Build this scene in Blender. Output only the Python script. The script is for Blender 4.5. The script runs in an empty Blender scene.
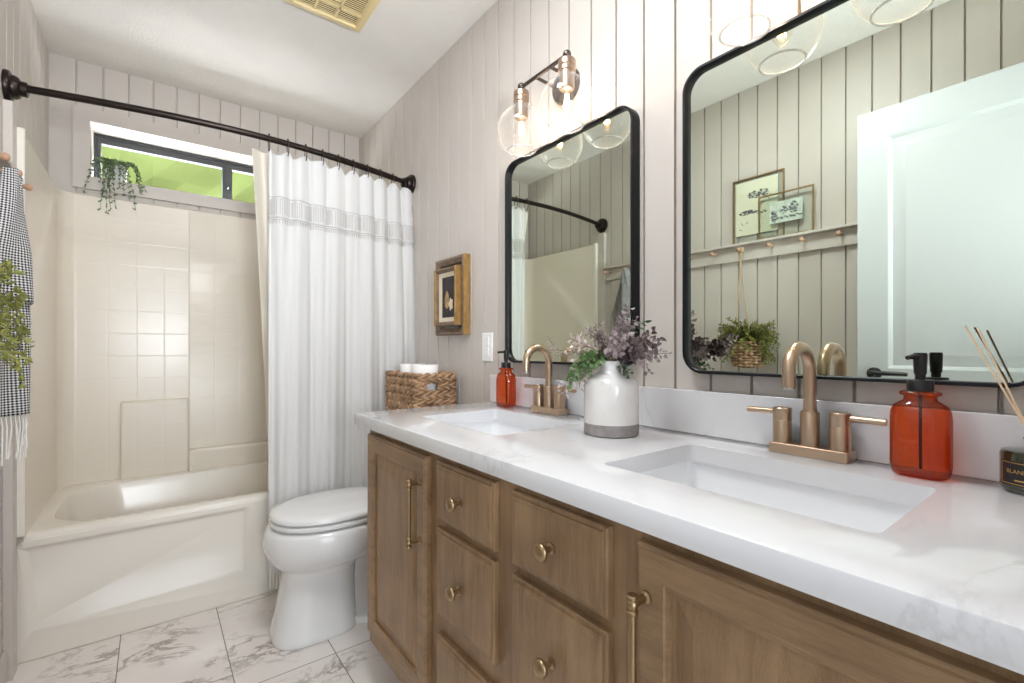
import bpy, bmesh, math, random
from mathutils import Vector, Matrix
random.seed(7)
S = bpy.context.scene
COL = S.collection
PI = math.pi

# ------------------------------------------------------------------ camera, world, light, exposure
H = 1.075
cam_d = bpy.data.cameras.new('camera'); cam = bpy.data.objects.new('camera', cam_d); COL.objects.link(cam)
cam.location = (0, 0, H); cam.rotation_euler = (PI/2, 0, -math.radians(37.49))
cam_d.sensor_width = 36; cam_d.lens = 468/1024*36; cam_d.shift_y = 6.5/1024; cam_d.clip_start = 0.02
S.camera = cam
S.view_settings.view_transform = 'Standard'; S.view_settings.look = 'None'
S.view_settings.gamma = 1; S.view_settings.use_curve_mapping = False
S.view_settings.exposure = 0.78
S.cycles.use_denoising = True
S.cycles.max_bounces = 12; S.cycles.transmission_bounces = 10; S.cycles.glossy_bounces = 6
S.cycles.diffuse_bounces = 6; S.cycles.transparent_max_bounces = 24
S.cycles.caustics_reflective = False; S.cycles.caustics_refractive = False
S.cycles.sample_clamp_indirect = 6

W = bpy.data.worlds.new('world'); S.world = W; W.use_nodes = True
W.node_tree.nodes['Background'].inputs[0].default_value = (0.80, 0.90, 1.0, 1)
W.node_tree.nodes['Background'].inputs[1].default_value = .6

def lamp(name, kind, loc, energy, color, rot=(0, 0, 0), size=None, size_y=None, radius=None, parent=None):
    d = bpy.data.lights.new(name, kind); d.energy = energy; d.color = color
    o = bpy.data.objects.new(name, d); o.location = loc; o.rotation_euler = rot
    if size: d.shape = 'RECTANGLE'; d.size = size; d.size_y = size_y or size
    if radius is not None: d.shadow_soft_size = radius
    COL.objects.link(o)
    return o
sun = lamp('sun', 'SUN', (2, 2, 6), .3, (1, .95, .85), (math.radians(38), math.radians(25), 0)); sun.data.angle = math.radians(2)
# added fill lamp in the unseen hallway, shining in through the open doorway
lamp('hallway_fill', 'AREA', (0.05, -1.45, 1.20), 19, (0.80, 0.90, 1.0), (math.radians(90), 0, 0), 1.2, 1.9)
# added fill panel behind the camera, aimed up to brighten the ceiling
fl = lamp('bounce_fill', 'AREA', (0.12, -0.75, 1.15), 10, (0.90, 0.95, 1.0), size=.35, size_y=.35); fl.data.spread = math.radians(95)
fl.rotation_euler = (Vector((0.36, 1.45, 2.45))-fl.location).to_track_quat('-Z', 'Y').to_euler()
# added downward fill at ceiling height, out of view, lifts counter and floor
lamp('overhead_fill', 'AREA', (0.36, 0.85, 2.44), 10.0, (0.93, 0.965, 1.0), (0, 0, 0), .35, .35)
# daylight outside the slot window: glare off the sunlit patio below it and open sky above it
def aim(o, p): o.rotation_euler = (Vector(p)-o.location).to_track_quat('-Z', 'Y').to_euler()
aim(lamp('patio_glare', 'AREA', (0.45, 4.35, 1.05), 240, (0.93, 0.96, 1.0), size=3.2, size_y=1.0), (0.35, 3.04, 2.03))
aim(lamp('sky_daylight', 'AREA', (0.35, 4.30, 3.60), 1800, (0.86, 0.93, 1.0), size=3.2, size_y=1.0), (0.35, 3.04, 2.03))

# ------------------------------------------------------------------ materials
def lin(c):
    return tuple(((x/255)/12.92 if x/255 <= .04045 else ((x/255+.055)/1.055)**2.4) for x in c) + (1,)
def new_mat(name):
    m = bpy.data.materials.new(name); m.use_nodes = True
    nt = m.node_tree; return m, nt, nt.nodes['Principled BSDF']
def mat(name, rgb, rough=.5, metal=0, **kw):
    m, nt, b = new_mat(name)
    b.inputs['Base Color'].default_value = lin(rgb); b.inputs['Roughness'].default_value = rough
    b.inputs['Metallic'].default_value = metal
    for k, v in kw.items(): b.inputs[k.replace('_', ' ')].default_value = v
    return m
def N(nt, t, **kw):
    n = nt.nodes.new(t)
    for k, v in kw.items():
        if k.startswith('i_'): n.inputs[k[2:].replace('_', ' ')].default_value = v
        else: setattr(n, k, v)
    return n
def L(nt, a, b): nt.links.new(a, b)
def math_(nt, op, a, b=None, c=None):
    n = nt.nodes.new('ShaderNodeMath'); n.operation = op
    for i, x in enumerate((a, b, c)):
        if x is None: continue
        if isinstance(x, (int, float)): n.inputs[i].default_value = x
        else: nt.links.new(x, n.inputs[i])
    return n.outputs[0]
def mixc(nt, fac, a, b):
    n = nt.nodes.new('ShaderNodeMix'); n.data_type = 'RGBA'
    for i, x in ((0, fac), (6, a), (7, b)):
        if isinstance(x, (int, float, tuple)): n.inputs[i].default_value = x
        else: nt.links.new(x, n.inputs[i])
    return n.outputs[2]
def ramp(nt, fac, stops):
    n = nt.nodes.new('ShaderNodeValToRGB'); e = n.color_ramp.elements
    while len(e) < len(stops): e.new(.5)
    for k, (p, c) in enumerate(stops):
        e[k].position = p; e[k].color = c if len(c) == 4 else lin(c)
    nt.links.new(fac, n.inputs[0]); return n.outputs[0]
def g(v): return (v, v, v, 1)
def pos_nodes(nt, scale=(1, 1, 1), obj=False):
    tc = nt.nodes.new('ShaderNodeNewGeometry') if not obj else nt.nodes.new('ShaderNodeTexCoord')
    mp = nt.nodes.new('ShaderNodeMapping'); mp.inputs['Scale'].default_value = scale
    L(nt, tc.outputs['Position' if not obj else 'Object'], mp.inputs[0]); return mp.outputs[0]
def bump(nt, b, h, strength, dist):
    n = nt.nodes.new('ShaderNodeBump'); n.inputs['Strength'].default_value = strength; n.inputs['Distance'].default_value = dist
    L(nt, h, n.inputs['Height']); L(nt, n.outputs[0], b.inputs['Normal'])

def mottled(name, rgb1, rgb2, scale, rough, bstr=0, bscale=60, bdist=.001, metal=0, stretch=(1, 1, 1), **kw):
    m, nt, b = new_mat(name)
    p = pos_nodes(nt, stretch, obj=True)
    n = N(nt, 'ShaderNodeTexNoise', i_Scale=scale, i_Detail=6.0); L(nt, p, n.inputs['Vector'])
    L(nt, ramp(nt, n.outputs[0], [(.3, rgb1), (.7, rgb2)]), b.inputs['Base Color'])
    b.inputs['Roughness'].default_value = rough; b.inputs['Metallic'].default_value = metal
    for k, v in kw.items(): b.inputs[k.replace('_', ' ')].default_value = v
    if bstr:
        n2 = N(nt, 'ShaderNodeTexNoise', i_Scale=bscale, i_Detail=3.0); L(nt, p, n2.inputs['Vector'])
        bump(nt, b, n2.outputs[0], bstr, bdist)
    return m

M = {}
M['wall'] = mottled('wall_paint', (198, 191, 184), (202, 195, 188), 3, .45, .08, 90)
M['trimpaint'] = mottled('trim_paint', (199, 192, 185), (202, 195, 188), 3, .4)
M['ceiling'] = mottled('ceiling_texture', (222, 219, 214), (228, 225, 220), 5, .9, .7, 90, .006)
M['white_paint'] = mat('white_door_paint', (200, 204, 207), .4)
M['acrylic'] = mat('glossy_acrylic', (232, 226, 216), .16)
M['porcelain'] = mat('white_porcelain', (232, 232, 231), .1, **{'Coat_Weight': .3})
M['sink_white'] = mat('sink_ceramic', (238, 239, 241), .12)
M['black_metal'] = mat('black_metal', (25, 26, 31), .38, .5)
M['bronze'] = mat('oil_rubbed_bronze', (46, 38, 35), .32, .75)
M['black_vinyl'] = mat('black_vinyl', (50, 52, 54), .45)
M['black_plastic'] = mat('black_plastic', (20, 20, 22), .35)
M['chrome'] = mat('chrome', (210, 210, 210), .12, 1)
M['gunmetal'] = mat('aged_gunmetal', (96, 88, 84), .3, .9)
M['ring'] = mat('dark_ring_metal', (70, 62, 58), .3, .9)
M['switch'] = mat('white_switch_plastic', (238, 238, 236), .3)
M['vent'] = mat('yellowed_plastic', (226, 207, 158), .45)
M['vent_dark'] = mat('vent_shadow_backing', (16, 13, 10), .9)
M['peg'] = mat('pale_wood_peg', (178, 142, 116), .5)
M['rope'] = mat('jute_rope', (186, 160, 126), .9)
M['reed'] = mat('natural_reed', (230, 204, 170), .7)
M['paper'] = mat('toilet_paper', (244, 242, 240), .95)
M['cardboard'] = mat('cardboard_core', (160, 130, 100), .9)
M['concrete'] = mottled('grey_concrete_base', (128, 123, 121), (150, 145, 143), 60, .85, .3, 300)
M['vase'] = mottled('glossy_white_glaze', (212, 209, 205), (224, 222, 220), 14, .22, .35, 40, .002)
M['brass_frame'] = mat('brass_edge', (166, 138, 98), .35, .9)
M['art_paper'] = mat('cream_art_paper', (232, 229, 208), .8)
M['art_paper2'] = mottled('grey_green_print', (172, 184, 176), (216, 224, 214), 45, .8)
M['ink'] = mat('ink', (92, 92, 98), .8)
M['gold'] = mottled('antique_gold', (150, 116, 66), (182, 146, 94), 30, .38, metal=.5)
M['frame_brown'] = mottled('weathered_frame_wood', (108, 88, 70), (140, 118, 98), 40, .5, stretch=(1, 1, 1))
M['linen'] = mottled('linen_mat', (214, 202, 178), (224, 214, 192), 200, .9)
M['canvas_dark'] = mottled('dark_canvas', (38, 32, 34), (58, 50, 52), 30, .6)
M['pear'] = mottled('painted_pear', (150, 118, 78), (196, 164, 112), 50, .7)
M['flower_paint'] = mat('painted_blossom', (222, 206, 182), .7)
M['label_black'] = mat('black_label', (26, 24, 30), .5)
M['label_gold'] = mat('gold_print', (206, 164, 92), .4, .5)
M['leaf_green'] = mottled('green_leaf', (70, 100, 54), (110, 138, 86), 40, .5)
M['leaf_dark'] = mottled('dark_green_leaf', (52, 82, 56), (88, 116, 82), 40, .5)
M['leaf_purple'] = mottled('dusty_purple_leaf', (128, 112, 116), (166, 150, 150), 30, .65)
M['leaf_plum'] = mottled('plum_leaf', (84, 70, 73), (118, 102, 103), 30, .6)
M['bud'] = mottled('pale_pink_bud', (176, 156, 152), (214, 200, 192), 60, .8)
M['twig'] = mat('brown_twig', (98, 84, 70), .8)
M['moss'] = mottled('olive_fern_leaf', (92, 98, 40), (142, 142, 70), 30, .7)
M['trail'] = mottled('trailing_leaf', (70, 92, 54), (118, 138, 92), 50, .6)
M['pot'] = mottled('whitewashed_pot', (206, 206, 206), (226, 226, 226), 30, .7)
M['liner'] = mat('cream_vinyl_liner', (236, 230, 214), .35)
M['tassel'] = mat('cotton_tassel', (234, 230, 224), .9)
M['hedge'] = mottled('hedge_leaves', (49, 55, 29), (53, 58, 32), 1, 1.0, **{'Specular_IOR_Level': 0.0})
M['grass'] = mottled('lawn', (98, 120, 60), (130, 150, 80), 6, .9)
M['wicker'] = mottled('water_hyacinth_weave', (120, 90, 64), (196, 160, 124), 34, .6, .4, 200)
M['wicker_dark'] = mat('basket_inside', (52, 38, 28), .9)
M['drain'] = mat('sink_drain', (150, 132, 110), .3, 1)

def brushed(name, rgb, rough=.3):
    m, nt, b = new_mat(name)
    p = pos_nodes(nt, (6, 6, 260), obj=True)
    n = N(nt, 'ShaderNodeTexNoise', i_Scale=8.0, i_Detail=2.0); L(nt, p, n.inputs['Vector'])
    b.inputs['Base Color'].default_value = lin(rgb); b.inputs['Metallic'].default_value = 1
    L(nt, math_(nt, 'MULTIPLY_ADD', n.outputs[0], .08, rough-.04), b.inputs['Roughness'])
    bump(nt, b, n.outputs[0], .05, .0001)
    return m
M['champagne'] = brushed('champagne_bronze', (196, 172, 148), .3)
M['hardware'] = brushed('aged_brass_pull', (168, 144, 112), .3)
M['socket'] = brushed('brushed_brass_socket', (186, 164, 144), .34)

def mirror_mat():
    m, nt, b = new_mat('mirror_glass')
    b.inputs['Base Color'].default_value = (0.73, 0.79, 0.70, 1); b.inputs['Metallic'].default_value = 1
    b.inputs['Roughness'].default_value = 0.0
    return m
M['mirror'] = mirror_mat()

def thin_glass(name, tint, edge=.55, base=.04, white=0.0):
    m, nt, b = new_mat(name); nt.nodes.remove(b)
    out = nt.nodes['Material Output']
    tr = N(nt, 'ShaderNodeBsdfTransparent'); tr.inputs[0].default_value = tint
    gl = N(nt, 'ShaderNodeBsdfGlossy'); gl.inputs['Roughness'].default_value = .02
    lw = N(nt, 'ShaderNodeLayerWeight'); lw.inputs[0].default_value = .5
    f = math_(nt, 'POWER', lw.outputs['Facing'], 3.0)
    f = math_(nt, 'MULTIPLY_ADD', f, edge, base)
    df = N(nt, 'ShaderNodeBsdfDiffuse'); df.inputs[0].default_value = (.9, .9, .9, 1)
    mg = N(nt, 'ShaderNodeMixShader'); mg.inputs[0].default_value = white; L(nt, gl.outputs[0], mg.inputs[1]); L(nt, df.outputs[0], mg.inputs[2])
    mx = N(nt, 'ShaderNodeMixShader'); L(nt, f, mx.inputs[0]); L(nt, tr.outputs[0], mx.inputs[1]); L(nt, mg.outputs[0], mx.inputs[2])
    L(nt, mx.outputs[0], out.inputs[0]); return m
M['globe'] = thin_glass('clear_globe_glass', (.99, .99, .99, 1), .42, .02, .3)
M['rim_glass'] = thin_glass('rolled_rim_glass', (.97, .97, .97, 1), .5, .35, .5)
M['bulb_glass'] = thin_glass('bulb_glass', (1, .97, .92, 1), .4, .04)
M['frame_glass'] = thin_glass('picture_glass', (.99, 1, .99, 1), .3, .03)

def emis(name, col, s):
    m, nt, b = new_mat(name)
    b.inputs['Base Color'].default_value = (1, .8, .5, 1)
    b.inputs['Emission Color'].default_value = col; b.inputs['Emission Strength'].default_value = s
    return m
M['filament'] = emis('glowing_filament', (1, .55, .22, 1), 30)

def glass(name, col, rough=0, ior=1.45):
    m, nt, b = new_mat(name)
    b.inputs['Base Color'].default_value = col; b.inputs['Transmission Weight'].default_value = 1
    b.inputs['Roughness'].default_value = rough; b.inputs['IOR'].default_value = ior
    return m
def amber():
    # thin coloured glass: each wall filters the light that goes through it, with a glossy skin
    m, nt, b = new_mat('amber_glass'); nt.nodes.remove(b)
    tr = N(nt, 'ShaderNodeBsdfTransparent'); tr.inputs[0].default_value = (.95, .36, .11, 1)
    tl = N(nt, 'ShaderNodeBsdfTranslucent'); tl.inputs[0].default_value = (.85, .14, .02, 1)
    gl = N(nt, 'ShaderNodeBsdfGlossy'); gl.inputs['Roughness'].default_value = .03
    lw = N(nt, 'ShaderNodeLayerWeight'); lw.inputs[0].default_value = .45
    L(nt, mixc(nt, math_(nt, 'POWER', lw.outputs['Facing'], 1.6), (.95, .37, .12, 1), (.42, .055, .012, 1)), tr.inputs[0])
    m1 = N(nt, 'ShaderNodeMixShader'); m1.inputs[0].default_value = .06; L(nt, tr.outputs[0], m1.inputs[1]); L(nt, tl.outputs[0], m1.inputs[2])
    f = math_(nt, 'MULTIPLY_ADD', math_(nt, 'POWER', lw.outputs['Facing'], 3.0), .45, .045)
    m2 = N(nt, 'ShaderNodeMixShader'); L(nt, f, m2.inputs[0]); L(nt, m1.outputs[0], m2.inputs[1]); L(nt, gl.outputs[0], m2.inputs[2])
    L(nt, m2.outputs[0], nt.nodes['Material Output'].inputs[0]); return m
M['amber'] = amber()
M['green_glass'] = mat('dark_green_glass', (44, 46, 26), .06, 0, **{'Transmission_Weight': .35, 'Coat_Weight': .8})
def pane_mat():
    m, nt, b = new_mat('frosted_pane'); nt.nodes.remove(b)
    tr = N(nt, 'ShaderNodeBsdfTransparent'); tr.inputs[0].default_value = (1, 1, 1, 1)
    rf = N(nt, 'ShaderNodeBsdfRefraction'); rf.inputs['Roughness'].default_value = .12; rf.inputs['IOR'].default_value = 1.15
    mx = N(nt, 'ShaderNodeMixShader'); mx.inputs[0].default_value = .25
    L(nt, tr.outputs[0], mx.inputs[1]); L(nt, rf.outputs[0], mx.inputs[2]); L(nt, mx.outputs[0], nt.nodes['Material Output'].inputs[0]); return m
M['frosted'] = pane_mat()

def wood(name, c1, c2, axis):
    m, nt, b = new_mat(name)
    sc = {'z': (14, 14, 1.3), 'y': (14, 1.3, 14)}[axis]
    p = pos_nodes(nt, sc)
    n = N(nt, 'ShaderNodeTexNoise', i_Scale=4.0, i_Detail=8.0, i_Roughness=.65, i_Distortion=.4); L(nt, p, n.inputs['Vector'])
    p2 = pos_nodes(nt, (1, 1, 1)); n2 = N(nt, 'ShaderNodeTexNoise', i_Scale=5.0, i_Detail=4.0); L(nt, p2, n2.inputs['Vector'])
    p3 = pos_nodes(nt, tuple(x*5 for x in sc)); n3 = N(nt, 'ShaderNodeTexNoise', i_Scale=9.0, i_Detail=3.0); L(nt, p3, n3.inputs['Vector'])
    f = math_(nt, 'MULTIPLY_ADD', n2.outputs[0], .4, math_(nt, 'MULTIPLY', n.outputs[0], .45))
    f = math_(nt, 'MULTIPLY_ADD', n3.outputs[0], .15, f)
    L(nt, ramp(nt, f, [(.34, c1), (.64, c2)]), b.inputs['Base Color'])
    b.inputs['Roughness'].default_value = .42
    bump(nt, b, n3.outputs[0], .25, .0006)
    return m
M['wood_z'] = wood('stained_wood_upright', (116, 89, 62), (170, 139, 104), 'z')
M['wood_y'] = wood('stained_wood_level', (116, 89, 62), (170, 139, 104), 'y')

def marble_counter():
    m, nt, b = new_mat('white_quartz')
    p = pos_nodes(nt)
    n1 = N(nt, 'ShaderNodeTexNoise', i_Scale=2.3, i_Detail=8.0, i_Roughness=.62, i_Distortion=1.6); L(nt, p, n1.inputs['Vector'])
    v = math_(nt, 'ABSOLUTE', math_(nt, 'SUBTRACT', n1.outputs[0], .5))
    vein = ramp(nt, v, [(0, g(1)), (.022, g(0))])
    n2 = N(nt, 'ShaderNodeTexNoise', i_Scale=3.1, i_Detail=4.0); L(nt, p, n2.inputs['Vector'])
    sel = ramp(nt, n2.outputs[0], [(.52, g(0)), (.68, g(1))])
    n3 = N(nt, 'ShaderNodeTexNoise', i_Scale=16.0, i_Detail=6.0, i_Roughness=.7); L(nt, p, n3.inputs['Vector'])
    cl = ramp(nt, n3.outputs[0], [(.4, g(0)), (.7, g(1))])
    f = math_(nt, 'MULTIPLY', math_(nt, 'MULTIPLY', vein, sel), math_(nt, 'MULTIPLY_ADD', cl, .6, .2))
    soft = ramp(nt, n2.outputs[0], [(.45, g(0)), (.8, g(1))])
    c = mixc(nt, math_(nt, 'MULTIPLY', soft, .35), lin((219, 219, 221)), lin((203, 203, 205)))
    c = mixc(nt, math_(nt, 'MULTIPLY', f, .8), c, lin((140, 137, 137)))
    L(nt, c, b.inputs['Base Color']); b.inputs['Roughness'].default_value = .09
    b.inputs['Coat Weight'].default_value = .2
    return m
M['quartz'] = marble_counter()

def floor_mat():
    m, nt, b = new_mat('marble_floor_tile')
    geo = N(nt, 'ShaderNodeNewGeometry'); sp = N(nt, 'ShaderNodeSeparateXYZ'); L(nt, geo.outputs['Position'], sp.inputs[0])
    u = math_(nt, 'DIVIDE', math_(nt, 'ADD', sp.outputs[0], .0955), .3033)
    ci = math_(nt, 'FLOOR', u); fu = math_(nt, 'FRACT', u)
    is0 = math_(nt, 'COMPARE', ci, 0.0, .1)
    v = math_(nt, 'DIVIDE', math_(nt, 'SUBTRACT', math_(nt, 'SUBTRACT', sp.outputs[1], 1.686), math_(nt, 'MULTIPLY', is0, .095)), .61)
    ri = math_(nt, 'FLOOR', v); fv = math_(nt, 'FRACT', v)
    du = math_(nt, 'MULTIPLY', math_(nt, 'MINIMUM', fu, math_(nt, 'SUBTRACT', 1.0, fu)), .3033)
    dv = math_(nt, 'MULTIPLY', math_(nt, 'MINIMUM', fv, math_(nt, 'SUBTRACT', 1.0, fv)), .61)
    d = math_(nt, 'MINIMUM', du, dv)
    grout = math_(nt, 'LESS_THAN', d, .0016)
    cx = N(nt, 'ShaderNodeCombineXYZ'); L(nt, math_(nt, 'MULTIPLY', ci, 7.3), cx.inputs[0]); L(nt, math_(nt, 'MULTIPLY', ri, 5.1), cx.inputs[1])
    va = N(nt, 'ShaderNodeVectorMath', operation='ADD'); L(nt, geo.outputs['Position'], va.inputs[0]); L(nt, cx.outputs[0], va.inputs[1])
    rot = N(nt, 'ShaderNodeMapping'); rot.inputs['Rotation'].default_value = (0, 0, .7); rot.inputs['Scale'].default_value = (1, 2.1, 1)
    L(nt, va.outputs[0], rot.inputs[0])
    n1 = N(nt, 'ShaderNodeTexNoise', i_Scale=3.0, i_Detail=9.0, i_Roughness=.68, i_Distortion=.6); L(nt, rot.outputs[0], n1.inputs['Vector'])
    w = math_(nt, 'ABSOLUTE', math_(nt, 'SUBTRACT', n1.outputs[0], .5))
    vein = ramp(nt, w, [(0, g(1)), (.035, g(0))])
    n2 = N(nt, 'ShaderNodeTexNoise', i_Scale=4.5, i_Detail=5.0); L(nt, va.outputs[0], n2.inputs['Vector'])
    sel = ramp(nt, n2.outputs[0], [(.44, g(0)), (.6, g(1))])
    c = mixc(nt, math_(nt, 'MULTIPLY', ramp(nt, n2.outputs[0], [(.3, g(0)), (.75, g(1))]), .5), lin((236, 230, 225)), lin((214, 205, 198)))
    c = mixc(nt, math_(nt, 'MULTIPLY', math_(nt, 'MULTIPLY', vein, sel), .75), c, lin((122, 106, 98)))
    c = mixc(nt, grout, c, lin((128, 120, 114)))
    L(nt, c, b.inputs['Base Color'])
    L(nt, math_(nt, 'MULTIPLY_ADD', grout, .5, .22), b.inputs['Roughness'])
    bump(nt, b, math_(nt, 'MULTIPLY', grout, -1.0), .6, .001)
    return m
M['floor'] = floor_mat()

def surround_mat():
    m, nt, b = new_mat('tile_pattern_acrylic')
    geo = N(nt, 'ShaderNodeNewGeometry'); sp = N(nt, 'ShaderNodeSeparateXYZ'); L(nt, geo.outputs['Position'], sp.inputs[0])
    nm = N(nt, 'ShaderNodeSeparateXYZ'); L(nt, geo.outputs['True Normal'], nm.inputs[0])
    def dist(x, off, per):
        f = math_(nt, 'FRACT', math_(nt, 'DIVIDE', math_(nt, 'SUBTRACT', x, off), per))
        return math_(nt, 'MULTIPLY', math_(nt, 'MINIMUM', f, math_(nt, 'SUBTRACT', 1.0, f)), per)
    dx = dist(sp.outputs[0], -.064, .1105); dy = dist(sp.outputs[1], 2.345, .1105); dz = dist(sp.outputs[2], 1.035, .1118)
    facex = math_(nt, 'GREATER_THAN', math_(nt, 'ABSOLUTE', nm.outputs[0]), .98)
    facey = math_(nt, 'GREATER_THAN', math_(nt, 'ABSOLUTE', nm.outputs[1]), .98)
    dd = math_(nt, 'MINIMUM', math_(nt, 'ADD', dx, math_(nt, 'SUBTRACT', 1.0, facey)), math_(nt, 'ADD', dy, math_(nt, 'SUBTRACT', 1.0, facex)))
    dd = math_(nt, 'MINIMUM', dd, dz)
    h = N(nt, 'ShaderNodeMapRange', interpolation_type='SMOOTHSTEP'); h.inputs['From Max'].default_value = .0035; L(nt, dd, h.inputs[0])
    b.inputs['Base Color'].default_value = lin((228, 220, 207)); b.inputs['Roughness'].default_value = .26
    bump(nt, b, h.outputs[0], .25, .0014)
    return m
M['surround'] = surround_mat()

def curtain_mat(name, rgb, trans=.25, band=False):
    m, nt, b = new_mat(name)
    out = nt.nodes['Material Output']
    geo = N(nt, 'ShaderNodeNewGeometry'); sp = N(nt, 'ShaderNodeSeparateXYZ'); L(nt, geo.outputs['Position'], sp.inputs[0])
    n = N(nt, 'ShaderNodeTexNoise', i_Scale=420.0); L(nt, geo.outputs['Position'], n.inputs['Vector'])
    bump(nt, b, n.outputs[0], .15, .0006)
    b.inputs['Base Color'].default_value = lin(rgb); b.inputs['Roughness'].default_value = .85
    t = N(nt, 'ShaderNodeBsdfTranslucent'); t.inputs[0].default_value = lin(rgb)
    mx = N(nt, 'ShaderNodeMixShader'); mx.inputs[0].default_value = trans
    L(nt, b.outputs[0], mx.inputs[1]); L(nt, t.outputs[0], mx.inputs[2]); L(nt, mx.outputs[0], out.inputs[0])
    return m
M['curtain'] = curtain_mat('white_cotton', (226, 226, 226), .22)
M['liner'] = curtain_mat('cream_liner', (236, 230, 216), .3)
M['stitch'] = mat('woven_stitch', (192, 189, 186), .9)

def towel_mat():
    m, nt, b = new_mat('houndstooth_weave')
    tc = N(nt, 'ShaderNodeUVMap')
    mp = N(nt, 'ShaderNodeMapping'); mp.inputs['Rotation'].default_value = (0, 0, .78); L(nt, tc.outputs[0], mp.inputs[0])
    ck = N(nt, 'ShaderNodeTexChecker', i_Scale=190.0); L(nt, mp.outputs[0], ck.inputs[0])
    ck.inputs[1].default_value = lin((206, 205, 203)); ck.inputs[2].default_value = lin((40, 43, 56))
    L(nt, ck.outputs[0], b.inputs['Base Color']); b.inputs['Roughness'].default_value = .95
    bump(nt, b, ck.outputs[1], .5, .001)
    return m
M['towel'] = towel_mat()
M['towel_dark'] = mat('towel_navy_border', (44, 46, 56), .95)

# ------------------------------------------------------------------ mesh helpers
ROOT = {}          # object -> world position of its origin
class MB:
    def __init__(s): s.v = []; s.f = []; s.uv = None
    def add(s, vs, fs):
        o = len(s.v); s.v += [tuple(p) for p in vs]; s.f += [tuple(i+o for i in q) for q in fs]; return s
    def box(s, x0, x1, y0, y1, z0, z1):
        v = [(x, y, z) for x in (x0, x1) for y in (y0, y1) for z in (z0, z1)]
        return s.add(v, [(0, 1, 3, 2), (4, 6, 7, 5), (0, 4, 5, 1), (2, 3, 7, 6), (0, 2, 6, 4), (1, 5, 7, 3)])
    def loft(s, rings, closed=True, cap0=True, cap1=True):
        n = len(rings[0]); vs = [p for r in rings for p in r]; fs = []
        for k in range(len(rings)-1):
            for i in range(n if closed else n-1):
                j = (i+1) % n; fs.append((k*n+i, k*n+j, (k+1)*n+j, (k+1)*n+i))
        if cap0: fs.append(tuple(range(n-1, -1, -1)))
        if cap1: fs.append(tuple((len(rings)-1)*n+i for i in range(n)))
        return s.add(vs, fs)
    def tube(s, pts, r, n=12, cap=True, closed=False):
        pts = [Vector(p) for p in pts]; K = len(pts)
        R = r if isinstance(r, (list, tuple)) else [r]*K
        rings = []; prev = None
        for k in range(K):
            a = pts[(k-1) % K] if (k or closed) else pts[k]; c = pts[(k+1) % K] if (k < K-1 or closed) else pts[k]
            t = (c-a).normalized()
            if prev is None:
                up = Vector((0, 0, 1)) if abs(t.z) < .9 else Vector((1, 0, 0)); u = t.cross(up).normalized()
            else: u = (prev - t*prev.dot(t)).normalized()
            prev = u; w = t.cross(u)
            rings.append([tuple(pts[k]+(u*math.cos(2*PI*i/n)+w*math.sin(2*PI*i/n))*R[k]) for i in range(n)])
        if closed: rings.append(rings[0]); return s.loft(rings, True, False, False)
        return s.loft(rings, True, cap, cap)
    def lathe(s, c, prof, n=32, axis='z', cap0=True, cap1=True, sx=1, sy=1):
        rings = []
        for r, h in prof:
            ring = []
            for i in range(n):
                a = 2*PI*i/n; p = (r*math.cos(a)*sx, r*math.sin(a)*sy)
                if axis == 'z': q = (c[0]+p[0], c[1]+p[1], c[2]+h)
                elif axis == 'x': q = (c[0]+h, c[1]+p[0], c[2]+p[1])
                else: q = (c[0]+p[0], c[1]+h, c[2]+p[1])
                ring.append(q)
            rings.append(ring)
        return s.loft(rings, True, cap0, cap1)
    def nested(s, o, u, v, n, u0, u1, v0, v1, prof, fill=True):
        """concentric rectangles: prof = [(inset, height)]; inset may be (left, right, low, high)"""
        o, u, v, n = map(Vector, (o, u, v, n)); rings = []
        for ins, h in prof:
            if not isinstance(ins, tuple): ins = (ins,)*4
            a, b_, c, d = ins
            rings.append([tuple(o+u*x+v*y+n*h) for x, y in ((u0+a, v0+c), (u1-b_, v0+c), (u1-b_, v1-d), (u0+a, v1-d))])
        return s.loft(rings, True, False, fill)
    def sphere(s, c, r, n=16, m=10, sz=1.0):
        return s.lathe(c, [(max(1e-5, r*math.sin(PI*k/m)), -r*sz*math.cos(PI*k/m)) for k in range(m+1)], n)
    def build(s, name, m, parent=None, smooth=None, bevel=None, seg=2, flip=None, recalc=True):
        w = ROOT.get(parent, Vector((0, 0, 0))) if parent else Vector((0, 0, 0))
        me = bpy.data.meshes.new(name)
        me.from_pydata([(p[0]-w.x, p[1]-w.y, p[2]-w.z) for p in s.v], [], s.f); me.materials.append(m)
        if recalc:
            bm = bmesh.new(); bm.from_mesh(me); bmesh.ops.recalc_face_normals(bm, faces=bm.faces); bm.to_mesh(me); bm.free()
        if s.uv:
            ul = me.uv_layers.new(name='UVMap')
            for lp in me.loops: ul.data[lp.index].uv = s.uv[lp.vertex_index]
        o = bpy.data.objects.new(name, me); COL.objects.link(o)
        if smooth is not None:
            me.shade_smooth(); me.set_sharp_from_angle(angle=math.radians(smooth))
        if parent: o.parent = parent
        ROOT[o] = w
        if bevel:
            b = o.modifiers.new('bevel', 'BEVEL'); b.width = bevel; b.segments = seg; b.limit_method = 'ANGLE'; b.angle_limit = math.radians(40)
            me.shade_smooth(); me.set_sharp_from_angle(angle=math.radians(35)); b.harden_normals = False
        return o
def thing(name, label, cat, loc, group=None):
    o = bpy.data.objects.new(name, None); COL.objects.link(o); o.location = loc; o.empty_display_size = .05
    o['label'] = label; o['category'] = cat
    if group: o['group'] = group
    ROOT[o] = Vector(loc); return o
def tag(o, label, cat, group=None, kind=None):
    if label: o['label'] = label
    if cat: o['category'] = cat
    if group: o['group'] = group
    if kind: o['kind'] = kind
    return o
def struct(o, label=None):
    o['kind'] = 'structure'
    if label: o['label'] = label
    return o
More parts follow.
